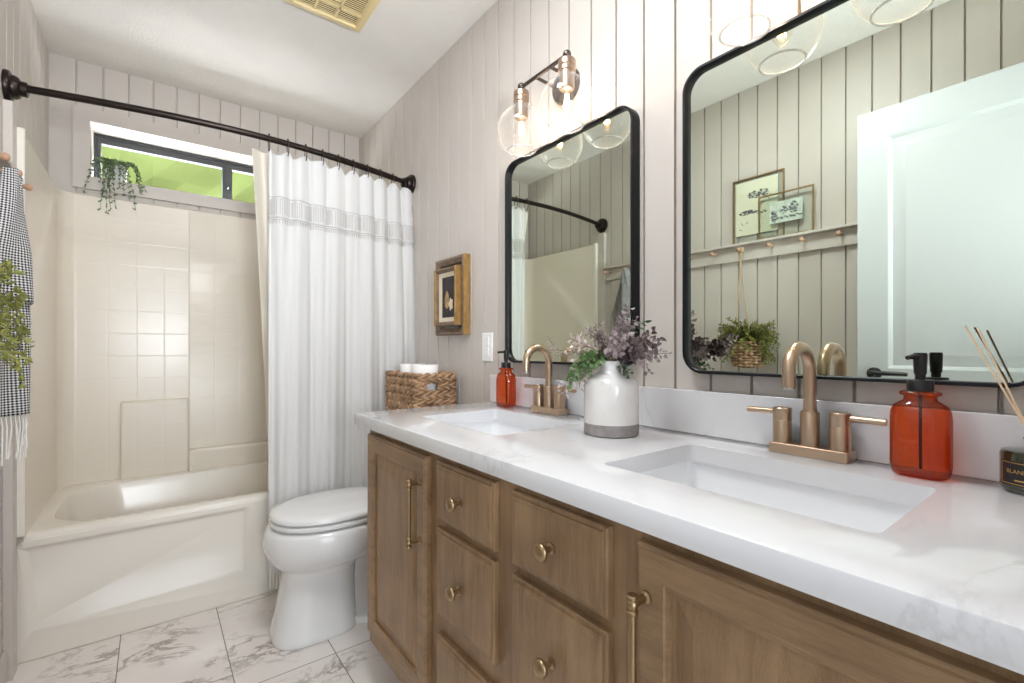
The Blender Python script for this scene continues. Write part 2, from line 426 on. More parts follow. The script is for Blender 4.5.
def dup(root, loc, label, cat=None):
    def cp(o, par):
        c = o.copy(); COL.objects.link(c)
        if par: c.parent = par
        for ch in o.children: cp(ch, c)
        return c
    r = cp(root, None); r.location = loc; r['label'] = label
    return r
def rrect(cx, cy, w, h, r, z=None, n=6, plane='xy', c=0):
    pts = []
    for sx, sy, a0 in ((1, 1, 0), (-1, 1, 90), (-1, -1, 180), (1, -1, 270)):
        for k in range(n+1):
            a = math.radians(a0+90*k/n)
            pts.append((cx+sx*(w/2-r)+r*math.cos(a), cy+sy*(h/2-r)+r*math.sin(a)))
    if plane == 'xy': return [(x, y, z) for x, y in pts]
    if plane == 'yz': return [(c, x, y) for x, y in pts]
def boolean_cut(o, cutters):
    for c in cutters:
        md = o.modifiers.new('cut', 'BOOLEAN'); md.operation = 'DIFFERENCE'; md.solver = 'EXACT'; md.object = c
    dg = bpy.context.evaluated_depsgraph_get(); me = bpy.data.meshes.new_from_object(o.evaluated_get(dg))
    o.modifiers.clear(); o.data = me
    for c in cutters: bpy.data.objects.remove(c)
    me.shade_smooth(); me.set_sharp_from_angle(angle=math.radians(35))

# ------------------------------------------------------------------ room shell
Xl, Xr, Yb, Zc, Yf = -.384, 1.080, 3.040, 2.450, -.10
struct(MB().box(-1.2, 1.4, -1.6, 3.3, -.05, 0).build('floor', M['floor']), 'marble look rectangular floor tiles with thin grey grout')
struct(MB().box(-1.2, 1.4, -1.6, 3.3, Zc, Zc+.05).build('ceiling', M['ceiling']), 'white textured ceiling')

def shiplap(mb, axis, c, sgn, a0, a1, z0, z1, ph, per, gw=.0050, gd=.0115):
    """boards between a0 and a1 with real grooves; face at c, facing sgn along the other axis"""
    pts = [(a0, 0)]
    k = math.ceil((a0+.004-ph)/per)
    while ph+k*per < a1-.004:
        x = ph+k*per; pts += [(x-gw/2-.0012, 0), (x-gw/2, gd), (x+gw/2, gd), (x+gw/2+.0012, 0)]; k += 1
    pts.append((a1, 0))
    P = [((c-sgn*d, a) if axis == 'y' else (a, c-sgn*d)) for a, d in pts]
    n = len(P)
    mb.add([(x, y, z0) for x, y in P]+[(x, y, z1) for x, y in P], [(i, i+1, n+i+1, n+i) for i in range(n-1)])
def back_box(mb, x0, x1, y0, y1, z0, z1): mb.box(x0, x1, y0, y1, z0, z1)

w = MB(); shiplap(w, 'y', Xr, -1, Yf, Yb+.01, 0, Zc+.01, .414, .0983); w.box(Xr+.014, Xr+.10, Yf-.1, Yb+.2, 0, Zc)
struct(w.build('wall_right', M['wall'], recalc=False), 'greige vertical plank wall behind mirrors and vanity')
w = MB(); shiplap(w, 'y', Xl, 1, Yf, Yb+.01, 0, Zc+.01, .372, .0984); w.box(Xl-.10, Xl-.014, Yf-.1, Yb+.2, 0, Zc)
struct(w.build('wall_left', M['wall'], recalc=False), 'greige vertical plank wall left of the tub, mirrored opposite')
WX0, WX1, WZ0, WZ1 = -.240, .935, 1.905, 2.167
w = MB()
shiplap(w, 'x', Yb, -1, Xl, Xr, 0, WZ0, .002, .0973); shiplap(w, 'x', Yb, -1, Xl, Xr, WZ1, Zc+.01, .002, .0973)
shiplap(w, 'x', Yb, -1, Xl, WX0, WZ0, WZ1, .002, .0973); shiplap(w, 'x', Yb, -1, WX1, Xr, WZ0, WZ1, .002, .0973)
for a in ((Xl-.1, Xr+.1, 0, WZ0), (Xl-.1, Xr+.1, WZ1, Zc), (Xl-.1, WX0, WZ0, WZ1), (WX1, Xr+.1, WZ0, WZ1)):
    w.box(a[0], a[1], Yb+.014, Yb+.22, a[2], a[3])
struct(w.build('wall_back', M['wall'], recalc=False), 'greige plank wall above the tub surround with a slot window')
w = MB()   # wall behind the camera with an open doorway to a hall
for a in ((-.34-.8, -.30, 0, Zc), (.48, 1.4, 0, Zc), (-.30, .48, 2.06, Zc)): w.box(a[0], a[1], Yf-.1, Yf, a[2], a[3])
struct(w.build('wall_front', M['trimpaint']), 'wall with the doorway behind the camera')
w = MB(); w.box(-1.2, -1.1, -1.7, Yf-.1, 0, Zc); struct(w.build('wall_hall_left', M['trimpaint']))
w = MB(); w.box(1.3, 1.4, -1.7, Yf-.1, 0, Zc); struct(w.build('wall_hall_right', M['trimpaint']))
w = MB(); w.box(-1.2, 1.4, -1.7, -1.6, 0, Zc); struct(w.build('wall_hall_end', M['trimpaint']))
struct(MB().box(Xl, Xl+.012, Yf, 2.19, 0, .10).build('baseboard_left', M['trimpaint'], bevel=.003), 'low greige baseboard under the left plank wall')
struct(MB().box(Xl, Xl+.024, 2.185, 2.243, 0, 1.875).build('trim_1', M['trimpaint'], bevel=.002), 'upright greige board where planks meet the tub surround')

# ------------------------------------------------------------------ window
wo = bpy.data.objects.new('window_1', None); COL.objects.link(wo); wo.location = ((WX0+WX1)/2, Yb, WZ0); ROOT[wo] = Vector(wo.location)
struct(wo, 'long narrow black framed slot window above the tub')
mb = MB()   # casing, flat boards on the wall
mb.nested((0, Yb, 0), (1, 0, 0), (0, 0, 1), (0, -1, 0), -.302, .997, 1.840, 2.228, [(0, -.01), (0, .020), (.0, .020), (.0615, .020), (.0615, -.02)], False)
mb.build('window_casing', M['trimpaint'], wo)
mb = MB()
mb.nested((0, Yb, 0), (1, 0, 0), (0, 0, 1), (0, -1, 0), WX0, WX1, WZ0, WZ1, [(.0012, .0), (.0012, -.21)], False)
mb.build('window_recess', M['trimpaint'], wo, recalc=False)
fy = Yb+.130
mb = MB()
mb.nested((0, fy, 0), (1, 0, 0), (0, 0, 1), (0, -1, 0), WX0, WX1, WZ0, WZ1, [(0, -.06), (0, 0), (.010, 0), (.012, -.012), ((.016, .016, .016, .022), -.012), ((.018, .018, .018, .024), -.05)], False)
mb.box(.332, .366, fy+.004, fy+.05, WZ0, WZ1)
mb.build('window_frame', M['black_vinyl'], wo, smooth=30)
for nm, x0, x1 in (('sash_l', WX0+.016, .341), ('sash_r', .358, WX1-.016)):
    mb = MB(); mb.nested((0, fy+.014, 0), (1, 0, 0), (0, 0, 1), (0, -1, 0), x0, x1, WZ0+.014, WZ1-.022, [(0, -.03), (0, 0), ((.011, .019, .012, .022), 0), ((.013, .021, .014, .024), -.028)], False)
    sh = mb.build('sash', M['black_vinyl'], wo, smooth=30)
    MB().box(x0+.008, x1-.008, fy+.030, fy+.034, WZ0+.02, WZ1-.03).build('pane', M['frosted'], sh)
MB().lathe((.347, fy+.004, 2.00), [(.006, 0), (.006, -.012), (.003, -.016)], 12, 'y').build('window_latch', M['chrome'], wo, smooth=40)

# outside
mb = MB(); nx, nz = 40, 24
vs = [(-3+8*i/nx, 4.6+random.uniform(-.02, .02), -.3+5.0*k/nz) for k in range(nz+1) for i in range(nx+1)]
vs2 = [(x, 5.6, z) for x, y, z in vs]
fs = [(k*(nx+1)+i, k*(nx+1)+i+1, (k+1)*(nx+1)+i+1, (k+1)*(nx+1)+i) for k in range(nz) for i in range(nx)]
mb.add(vs, fs); mb.box(-3, 5, 4.75, 5.6, -.3, 4.68)
tag(mb.build('hedge', M['hedge'], recalc=False), 'bright green hedge seen blurred through the frosted window', 'hedge')
struct(MB().box(-3, 5, 3.4, 8, -.35, -.30).build('ground_outside', M['grass']), 'grass ground outside the window')

# ------------------------------------------------------------------ bathtub and surround
tub = thing('bathtub', 'long white alcove bathtub with a recessed apron panel', 'bathtub', (.348, 2.64, 0))
mb = MB(); TY0, TY1 = 2.277, 3.03
def R(x0, x1, y0, y1, r, z): return rrect((x0+x1)/2, (y0+y1)/2, x1-x0, y1-y0, r, z, 8)
x0, x1 = Xl+.003, Xr-.003
rings = [R(x0, x1, TY0+.022, TY1, .01, 0), R(x0, x1, TY0+.022, TY1, .01, .40), R(x0, x1, TY0+.004, TY1, .015, .405), R(x0, x1, TY0+.003, TY1, .015, .418),
         R(x0+.005, x1-.005, TY0+.008, TY1, .018, .429), R(x0+.016, x1-.016, TY0+.020, TY1-.01, .02, .435),
         R(-.315, 1.0, TY0+.056, 2.925, .18, .435), R(-.303, .99, TY0+.066, 2.913, .18, .430), R(-.292, .98, TY0+.074, 2.905, .18, .40),
         R(-.235, .94, TY0+.13, 2.87, .15, .20), R(-.19, .91, TY0+.155, 2.845, .14, .12), R(-.13, .87, TY0+.20, 2.80, .11, .105)]
mb.loft(rings, True, False, True); mb.build('tub_basin', M['acrylic'], tub, smooth=40)
mb = MB()
A = [[(-.381, 0), (1.077, 0), (1.077, .418), (-.381, .418)], [(-.325, .105), (.322, .118), (.322, .392), (-.356, .392)], [(-.310, .125), (.308, .135), (.308, .380), (-.341, .380)]]
mb.loft([[(x, TY0+d, z) for x, z in q] for q, d in zip([A[0], A[0], A[1], A[2]], (.03, 0, 0, .012))], True, False, True)
mb.build('apron', M['acrylic'], tub, bevel=.006, seg=3)

sur = thing('tub_surround', 'glossy cream moulded wall surround embossed with square tiles', 'shower surround', (.348, 2.64, .435))
def sur_path(d, r=.09):
    xa, xb, yb, y0 = -.345-d, 1.043+d, 3.0+d, 2.245
    P = [(xa, y0, 1, 0)]
    for (cx, cy, a0) in ((xa+r, yb-r, 180), (xb-r, yb-r, 90)):
        for k in range(9):
            a = math.radians(a0-90*k/8); P.append((cx+r*math.cos(a), cy+r*math.sin(a)))
    P.append((xb, y0)); return [(p[0], p[1]) for p in P]
mb = MB()
rows = [(0, .43), (0, 1.795), (.004, 1.804), (.012, 1.809), (.036, 1.809)]
mb.loft([[(x, y, z) for x, y in sur_path(d)] for d, z in rows[::-1]], False, False, False)
mb.build('wall_panel', M['surround'], sur, smooth=35, recalc=False)
MB().box(Xl+.002, -.342, 2.243, 2.272, .44, 1.815).build('front_flange', M['acrylic'], sur, bevel=.006, seg=3)
MB().box(1.046, Xr-.002, 2.247, 2.272, .44, 1.76).build('front_flange', M['acrylic'], sur, bevel=.006, seg=3)
mb = MB(); mb.box(-.127, .150, 2.955, 3.002, .43, .812); mb.build('shelf_block', M['surround'], sur, bevel=.012, seg=4)
mb = MB(); mb.box(.148, 1.04, 2.940, 3.002, .43, .545); mb.build('low_ledge', M['surround'], sur, bevel=.012, seg=4)
mb = MB(); mb.box(-.35, .152, 2.990, 3.001, .43, 1.800); mb.build('raised_panel', M['surround'], sur, bevel=.004, seg=2)

# ------------------------------------------------------------------ shower rod, rings, curtain, liner
RZ = 1.934
def rodY(x):
    u = min(1, max(0, (x-Xl)/(Xr-Xl))); return 2.222+.052*u-.118*math.sin(PI*u)
rod = thing('shower_rod', 'dark bronze bowed shower rod spanning the tub wall to wall', 'shower rod', (.348, rodY(.348), RZ))
mb = MB(); xs = [Xl+.03+(Xr-Xl-.06)*k/40 for k in range(41)]
mb.tube([(x, rodY(x), RZ) for x in xs], .0125, 16); mb.build('pole', M['bronze'], rod, smooth=40)
mb = MB(); xs2 = [.62+.36*k/12 for k in range(13)]
mb.tube([(x, rodY(x), RZ) for x in xs2], .0142, 16); mb.build('inner_tube', M['bronze'], rod, smooth=40)
for c, sg in ((Xl, 1), (Xr, -1)):
    mb = MB(); mb.lathe((c, rodY(c), RZ), [(.049, 0), (.050, sg*.007), (.047, sg*.014), (.037, sg*.018), (.037, sg*.025), (.032, sg*.034), (.024, sg*.037), (.024, sg*.052), (.0135, sg*.056)], 32, 'x')
    mb.build('flange', M['bronze'], rod, smooth=35)
NR = 10; CX0, CX1 = .372, 1.072
ringx = [CX0+.006+(CX1-.045-CX0)*k/(NR-1) for k in range(NR)]
r0 = None
for k, x in enumerate(ringx):
    mb = MB(); y = rodY(x)
    if r0 is None:
        mb.tube([(x, y+.0165*math.cos(a), RZ-.016+.034*math.sin(a)) for a in [2*PI*i/20 for i in range(20)]], .0018, 6, closed=True)
        mb.sphere((x, y, RZ+.018), .004, 8, 6)
        r0 = mb.build('curtain_ring', M['ring'], smooth=40)
        bx = (x, y)
        tag(r0, 'small dark metal curtain ring hooked over the bowed rod', 'curtain ring', 'curtain rings along the rod')
    else:
        c = r0.copy(); COL.objects.link(c); c.location = (x-bx[0], y-bx[1], 0)

def cloth(x_of, y_of, z_top, z_bot, nu, nv):
    vs = []; fs = []
    for j in range(nv+1):
        t = j/nv
        for i in range(nu+1):
            s = i/nu; zt = z_top(s); z = zt+(z_bot(s)-zt)*t
            vs.append((x_of(s, z), y_of(s, z), z))
    for j in range(nv):
        for i in range(nu): a = j*(nu+1)+i; fs.append((a, a+1, a+nu+2, a+nu+1))
    return vs, fs
def fold(s, z):
    k = (1.9-z)/1.8; top = max(0, 1-k*2.2)
    f = (.003+.012*top)*(.75+.35*math.sin(8.2*s+1))*math.sin(2*PI*(9*s)+.5+.6*k*math.sin(5*s+1)) + .020*min(1, k*1.4)*math.sin(2*PI*(4.1*s+.15)+.8*k*math.sin(3*s)) + .010*k*math.sin(2*PI*(1.9*s+.4))
    return f + .0025*math.sin(2*PI*21*s+3*k)*(.3+k)
def cu_x(s, z):
    k = (1.9-z)/1.8
    return CX0+(CX1-CX0)*s + .010*math.sin(2*PI*4.1*s+1.7)*k + .006*math.sin(2*PI*9*s+1.7)*(1-k) + .004*k*s
def cu_y(s, z):
    k = (1.9-z)/1.8
    x = CX0+(CX1-CX0)*s
    return min(2.262, rodY(x)+.004+fold(s, z)-(.010+.085*max(0, k)**.6)*s**3)
def cu_top(s):
    ph = (s*(CX1-CX0)-.006)/((CX1-.045-CX0)/(NR-1)); d = abs((ph+.5) % 1-.5)*2
    return 1.900-.020*(1-math.cos(PI*d))/2*(1+.5*math.sin(17*s))
cur = thing('shower_curtain', 'white cotton shower curtain with a fringed band near its top', 'shower curtain', (.72, 2.17, .10))
vs, fs = cloth(cu_x, cu_y, cu_top, lambda s: .135, 260, 60)
mb = MB(); mb.add(vs, fs); o = mb.build('curtain_panel', M['curtain'], cur, smooth=80, recalc=False)
# woven fringe band: rows of hanging strands and stitched lines lying on the cloth
mb = MB()
for i in range(120):
    s = (i+.5)/120; zt = 1.694+random.uniform(-.004, .004); zb = 1.628+random.uniform(-.004, .004)
    if i % 8 == 7: continue
    P = [(cu_x(s, z), cu_y(s, z)-.0035, z) for z in (zt, (zt+zb)/2, zb)]
    mb.tube(P, .0012, 4)
mb.build('fringe_strands', M['stitch'], cur, smooth=60)['kind'] = 'stuff'
mb = MB()
for z0, r in ((1.702, .0013), (1.617, .0022), (1.608, .0014)):
    mb.tube([(cu_x(i/200, z0), cu_y(i/200, z0)-.003, z0) for i in range(201)], r, 5)
for i in range(80):
    s = (i+.5)/80; mb.tube([(cu_x(s, z), cu_y(s, z)-.0035, z) for z in (1.606, 1.592)], .0014, 4)
mb.build('stitched_rows', M['stitch'], cur, smooth=60)
mb = MB()
for i in range(46):
    s = (i+.5)/46; x, y = cu_x(s, .14), cu_y(s, .14)
    mb.tube([(x, y, .138), (x, y, .125), (x+random.uniform(-.004, .004), y, .075)], [.0022, .004, .0045], 6)
mb.build('tassel_hem', M['tassel'], cur, smooth=60)['kind'] = 'stuff'
# header hem
mb = MB(); mb.tube([(cu_x(i/240, cu_top(i/240)), cu_y(i/240, cu_top(i/240)), cu_top(i/240)) for i in range(241)], .0022, 5); mb.build('top_hem', M['curtain'], cur, smooth=60)

def li_y(s, z):
    k = min(1, max(0, (1.9-z)/1.3)); x = .33+.62*s
    q = k**1.2
    return (rodY(x)+.035)*(1-q)+2.392*q+.017*math.sin(2*PI*8*s+2)
def li_x(s, z):
    k = min(1, max(0, (1.9-z)/1.3)); return .322+.62*s+.100*k*(1-s)
vs, fs = cloth(li_x, li_y, lambda s: 1.898-.010*(1-math.cos(2*PI*9*s)), lambda s: .36, 160, 40)
mb = MB(); mb.add(vs, fs); o = mb.build('curtain_liner', M['liner'], smooth=80, recalc=False)
tag(o, 'cream vinyl liner hanging inside the tub behind the white curtain', 'curtain liner')

# ------------------------------------------------------------------ ceiling vent
vt = thing('ceiling_vent', 'yellowed cream square exhaust fan grille on the ceiling', 'vent', (.56, 1.85, Zc))
mb = MB(); mb.nested((0, 0, Zc), (1, 0, 0), (0, 1, 0), (0, 0, -1), .405, .712, 1.69, 2.005, [(0, 0), (0, .006), (.006, .016), (.030, .020), (.034, .010), (.036, .004)], False)
for y in (1.790, 1.904): mb.box(.435, .68, y-.005, y+.005, Zc-.016, Zc-.003)
for x in (.512, .594): mb.box(x-.004, x+.004, 1.72, 1.98, Zc-.016, Zc-.003)
mb.box(.535, .585, 1.83, 1.87, Zc-.018, Zc-.003)
mb.build('vent_cover', M['vent'], vt, smooth=30)
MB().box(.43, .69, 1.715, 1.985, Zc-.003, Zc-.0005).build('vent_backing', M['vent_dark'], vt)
mb = MB()
y = 1.727
while y < 1.975: mb.box(.437, .682, y-.0017, y+.0017, Zc-.014, Zc-.0120); y += .0112
mb.build('vent_slats', M['vent'], vt)

# ------------------------------------------------------------------ left wall: peg rail, frames, towel, hanging basket, door
pr = thing('peg_rail', 'long greige wall rail with a ledge and round wooden pegs, seen in the mirrors', 'peg rail', (Xl, 1.15, 1.545))
MB().box(Xl, Xl+.018, -.05, 2.187, 1.540, 1.617).build('rail_board', M['trimpaint'], pr, bevel=.0015)
MB().box(Xl, Xl+.048, -.05, 2.187, 1.617, 1.629).build('ledge', M['trimpaint'], pr, bevel=.002)
PEGY = [.774, .926, 1.075, 1.224, 1.372, 1.526, 1.676, 1.830, 1.980, 2.132]
for y in PEGY:
    mb = MB(); mb.lathe((Xl+.017, y, 1.590), [(.0065, 0), (.0058, .02), (.0055, .034), (.0075, .043), (.0105, .048), (.011, .053), (.009, .058), (.004, .061)], 16, 'x')
    mb.build('peg', M['peg'], pr, smooth=50)

def leaning_frame(name, label, y0, y1, z1, xf, art):
    th = .010
    t = thing(name, label, 'picture frame', (xf, (y0+y1)/2, 1.629))
    z0 = 1.6295
    mb = MB(); mb.nested((xf, 0, 0), (0, 1, 0), (0, 0, 1), (1, 0, 0), y0, y1, z0, z1, [(0, 0), (0, th), (.006, th), (.006, 0), (0, 0)], False)
    mb.build('brass_edge', M['brass_frame'], t)
    MB().box(xf+.002, xf+.0035, y0+.004, y1-.004, z0+.004, z1-.004).build('back_glass', M['frame_glass'], t)
    MB().box(xf+.0070, xf+.0085, y0+.004, y1-.004, z0+.004, z1-.004).build('front_glass', M['frame_glass'], t)
    art(t, xf); return t
def ink_tree(mb, x, cy, cz, w, h, n, rnd):
    for i in range(n):
        a, b_ = rnd.uniform(-1, 1), rnd.uniform(-1, 1)
        if a*a+b_*b_ > 1: continue
        y, z = cy+a*w, cz+b_*h; r = rnd.uniform(.002, .0065); e = rnd.uniform(.25, .6); ph = rnd.uniform(-.3, .6)
        P = []
        for k in range(8):
            q = 2*PI*k/8; dy, dz = r*math.cos(q)*(1+.3*rnd.random()), r*e*math.sin(q)*(1+.3*rnd.random())
            P.append((x+.0001*rnd.random(), y+dy*math.cos(ph)-dz*math.sin(ph), z+dy*math.sin(ph)+dz*math.cos(ph)))
        mb.add(P, [tuple(range(8))])
def art_a(t, xf):
    x = xf+.0052; rnd = random.Random(3)
    p = MB().box(x-.0008, x, 1.055, 1.268, 1.672, 1.955).build('paper_print', M['art_paper'], t)
    mb = MB()
    ink_tree(mb, x+.0003, 1.150, 1.878, .055, .020, 110, rnd); ink_tree(mb, x+.0003, 1.115, 1.858, .040, .010, 25, rnd)
    ink_tree(mb, x+.0003, 1.200, 1.790, .050, .012, 110, rnd); ink_tree(mb, x+.0003, 1.145, 1.780, .035, .006, 25, rnd)
    for a, b_ in (((1.09, 1.83), (1.115, 1.865)), ((1.115, 1.865), (1.15, 1.88)), ((1.24, 1.742), (1.23, 1.725)), ((1.205, 1.742), (1.215, 1.73)), ((1.25, 1.71), (1.235, 1.70))):
        mb.tube([(x+.0004, a[0], a[1]), (x+.0004, b_[0], b_[1])], .0013, 4)
    mb.build('ink_trees', M['ink'], p, recalc=False)
def art_b(t, xf):
    x = xf+.0052; rnd = random.Random(5)
    p = MB().box(x-.0008, x, .935, 1.085, 1.700, 1.805).build('paper_print', M['art_paper2'], t)
    mb = MB(); ink_tree(mb, x+.0003, .975, 1.765, .020, .028, 70, rnd); ink_tree(mb, x+.0003, 1.020, 1.758, .018, .018, 30, rnd)
    ink_tree(mb, x+.0003, 1.065, 1.735, .014, .030, 60, rnd); ink_tree(mb, x+.0003, 1.0, 1.722, .065, .006, 60, rnd)
    mb.build('painted_trees', M['ink'], p, recalc=False)
leaning_frame('brass_glass_frame', 'taller brass edged glass frame with ink trees on cream paper', 1.025, 1.284, 1.972, Xl+.003, art_a)
leaning_frame('brass_glass_frame', 'low wide brass edged glass frame holding a small grey green tree print', .887, 1.141, 1.850, Xl+.022, art_b)

# towel on the peg
tw = thing('bath_towel', 'dark and white houndstooth towel with pale fringe hanging left of the tub', 'towel', (-.345, 1.98, .86))
TWS = random.Random(11)
def towel_sheet(name, z1, z0, hw, xc, amp, ph, slant=0, par=tw):
    nu, nv = 48, 40; mb = MB(); vs = []; uv = []
    for j in range(nv+1):
        t = j/nv
        for i in range(nu+1):
            s = 2*i/nu-1; zz = z1+(z0+slant*s-z1)*t
            h = .014+hw*min(1, t*1.5)**1.15*(1-.12*max(0, t-.7)/.3)
            y = 1.982+h*s; x = xc+amp*(.35+.65*min(1, t*1.6))*math.cos(3.2*s+ph)+.008*math.sin(7*s+3*t)
            vs.append((max(x, Xl+.022), y, zz)); uv.append((s*.12+.5+ph*.1, (zz-.8)))
    fs = [(j*(nu+1)+i, j*(nu+1)+i+1, (j+1)*(nu+1)+i+1, (j+1)*(nu+1)+i) for j in range(nv) for i in range(nu)]
    mb.add(vs, fs); mb.uv = uv; o = mb.build(name, M['towel'], par, smooth=80, recalc=False)
    sd = o.modifiers.new('thick', 'SOLIDIFY'); sd.thickness = .003; return o
towel_sheet('front_layer', 1.600, .880, .098, -.325, .026, .3)
towel_sheet('back_layer', 1.600, 1.20, .105, -.330, .040, .9, -.03)
mb = MB()
for i in range(15):
    s = 1.4*(i+.5)/15-.8; y = 1.982+.09*s; x = max(-.325+.026*math.cos(3.2*s+.3), Xl+.026)
    mb.tube([(x, y, .884), (x+.003, y, .85), (x+TWS.uniform(-.008, .012), y+TWS.uniform(-.006, .006), .79-TWS.uniform(0, .05))], [.0015, .0018, .0022], 5)
mb.build('fringe', M['tassel'], tw, smooth=60)['kind'] = 'stuff'

# ---- leaves
def leaf(mb, p, d, up, l, wd, fold_=.25):
    p, d, up = Vector(p), Vector(d).normalized(), Vector(up)
    s = d.cross(up)
    if s.length < 1e-3: s = d.cross(Vector((1, .3, 0)))
    s.normalize(); n = s.cross(d)
    A = [p, p+d*l*.35+s*wd*.5+n*wd*fold_, p+d*l*.75+s*wd*.38+n*wd*fold_*.8, p+d*l-n*l*.08, p+d*l*.75-s*wd*.38+n*wd*fold_*.8, p+d*l*.35-s*wd*.5+n*wd*fold_, p+d*l*.35, p+d*l*.75]
    mb.add(A, [(0, 6, 1), (1, 6, 7, 2), (2, 7, 3), (3, 7, 4), (4, 7, 6, 5), (0, 5, 6)])
def rv(rnd, k=1.0): return Vector((rnd.uniform(-k, k), rnd.uniform(-k, k), rnd.uniform(-k, k)))

# hanging fern basket
hb = thing('hanging_basket', 'small woven pocket basket hanging by jute cord from a wall peg', 'basket', (-.30, 1.215, .985))
bc = Vector((-.288, 1.165, .975))
mb = MB()
for k in range(9):
    z = bc.z+.012+k*.0145; t = k/8; ra = .050+.022*math.sin(PI*min(1, .25+t*.5))
    P = []
    for i in range(72):
        a = 2*PI*i/72; rr = ra*(1+.05*math.sin(9*a*1+PI*k))
        P.append((bc.x+rr*math.cos(a)*.78, bc.y+rr*math.sin(a), z))
    mb.tube(P, [.0075+.0018*math.sin(18*2*PI*i/72) for i in range(72)], 7, closed=True)
mb.build('woven_pocket', M['wicker'], hb, smooth=60)
mb = MB(); mb.lathe((bc.x, bc.y, bc.z), [(.035, 0), (.050, .01), (.058, .05), (.055, .12)], 24, sx=.76); mb.build('basket_lining', M['wicker_dark'], hb, smooth=50)
mb = MB(); px_ = Xl+.062
mb.tube([(px_-.02, 1.224, 1.600), (px_-.01, 1.216, 1.59), (bc.x, bc.y+.062, 1.13), (bc.x, bc.y+.060, 1.09)], .0028, 6)
mb.tube([(px_-.02, 1.224, 1.600), (px_-.01, 1.232, 1.59), (bc.x, bc.y-.012, 1.13), (bc.x, bc.y-.020, 1.09)], .0028, 6)
mb.lathe((px_-.018, 1.224, 1.592), [(.013, -.006), (.016, 0), (.013, .006)], 14, 'x')
mb.build('jute_cord', M['rope'], hb, smooth=60)
rnd = random.Random(21); fn = thing('hanging_fern', 'fluffy olive green fern spilling over the hanging pocket basket', 'plant', (bc.x, bc.y, 1.10))
mf = MB(); ms = MB()
for i in range(190):
    a = rnd.uniform(0, 2*PI); el = rnd.uniform(-.2, 2.0)
    d = Vector((math.cos(a)*.5, math.sin(a), el)).normalized(); p = Vector((bc.x, bc.y, 1.10)); P = [tuple(p)]
    ln = rnd.uniform(.09, .16)
    for k in range(8):
        d = (d+Vector((0, 0, -.17))+rv(rnd, .06)).normalized(); p = p+d*ln/7.5
        p.x = min(max(p.x, Xl+.012), -.192)
        P.append(tuple(p))
        for q in range(5):
            dd = (rv(rnd)+d*.5).normalized(); leaf(mf, p, dd, rv(rnd), rnd.uniform(.010, .018), .0055)
    ms.tube(P, .0008, 4)
mf.build('fern_leaves', M['moss'], fn, recalc=False); ms.build('fern_stems', M['twig'], fn)

# open door lying along the left wall (seen in the big mirror)
DX0, DX1, DY0, DY1 = Xl+.060, Xl+.096, -.075, .694
dr = bpy.data.objects.new('door_1', None); COL.objects.link(dr); dr.location = (DX0, DY0, .012); ROOT[dr] = Vector(dr.location)
struct(dr, 'white panelled door folded open against the left wall, seen in the large mirror')
mb = MB(); DZ0, DZ1 = .012, 2.072
P0 = [(DX1, 0, 0), (0, 1, 0), (0, 0, 1), (1, 0, 0)]
zs = [DZ0, .25, .80, .990, 1.950, DZ1]
def slab(y0, y1, z0, z1): mb.box(DX0, DX1, y0, y1, z0, z1)
ya, yb_ = DY0+.105, DY1-.105
slab(DY0, ya, DZ0, DZ1); slab(yb_, DY1, DZ0, DZ1); slab(ya, yb_, DZ0, zs[1]); slab(ya, yb_, zs[2], zs[3]); slab(ya, yb_, zs[4], DZ1)
for za, zb in ((zs[1], zs[2]), (zs[3], zs[4])):
    mb.nested(*P0, ya, yb_, za, zb, [(0, 0), (.008, -.004), (.014, -.009), (.026, -.009), (.030, -.009), (.055, -.002), (.060, -.002)])
    mb.box(DX0, DX0+.01, ya, yb_, za, zb)
mb.build('door_leaf', M['white_paint'], dr, smooth=20)
dh = MB(); hy, hz = DY1-.060, .968
dh.lathe((DX1, hy, hz), [(.026, 0), (.026, .006), (.022, .009), (.011, .011), (.011, .035), (.013, .04), (.013, .055), (.009, .058)], 24, 'x')
dh.tube([(DX1+.046, hy+.012, hz+.004), (DX1+.048, hy-.04, hz+.004), (DX1+.046, hy-.118, hz+.002)], [.010, .009, .008], 12)
dh.build('door_handle', M['black_plastic'], dr, smooth=40)

# ------------------------------------------------------------------ vanity
van = thing('bathroom_vanity', 'brown stained wooden double vanity cabinet with raised panel fronts', 'vanity', (.82, .73, 0))
FX, DXF = .5637, .5444       # face frame plane, door front plane
VY0, VY1, VZ0, VZ1 = -.095, 1.499, .120, .825
mb = MB(); mb.box(FX+.018, 1.06, VY0, VY1-.018, VZ0, VZ0+.018); mb.box(FX+.002, 1.062, VY1-.018, VY1, VZ0, VZ1-.001); mb.box(FX+.002, 1.062, VY0, VY0+.018, VZ0, VZ1-.001)
mb.box(FX+.07, 1.06, VY0, VY1-.02, 0, VZ0-.0005); mb.box(1.045, 1.062, VY0+.02, VY1-.02, VZ0+.02, VZ1-.001)
mb.build('cabinet_box', M['wood_z'], van, bevel=.001)
KS = .9636
def ky(y): return y*KS
def kz(z): return H+(z-H)*KS
mb = MB(); mb.box(FX, FX+.018, VY0, VY1-.0005, VZ0, .20)
mb.box(FX, FX+.018, VY0, VY1-.0005, .775, VZ1)
for a, b_ in ((1.450, VY1-.0005), (ky(1.04), ky(1.13)), (ky(.73), ky(.83)), (ky(.415), ky(.52)), (VY0, .0)): mb.box(FX, FX+.018, a, b_, .20, .775)
for a, b_ in ((ky(.83), ky(1.04)), (ky(.52), ky(.73))):
    mb.box(FX, FX+.018, a, b_, kz(.615), kz(.655)); mb.box(FX, FX+.018, a, b_, kz(.34), kz(.42))
mb.build('face_frame', M['wood_z'], van)
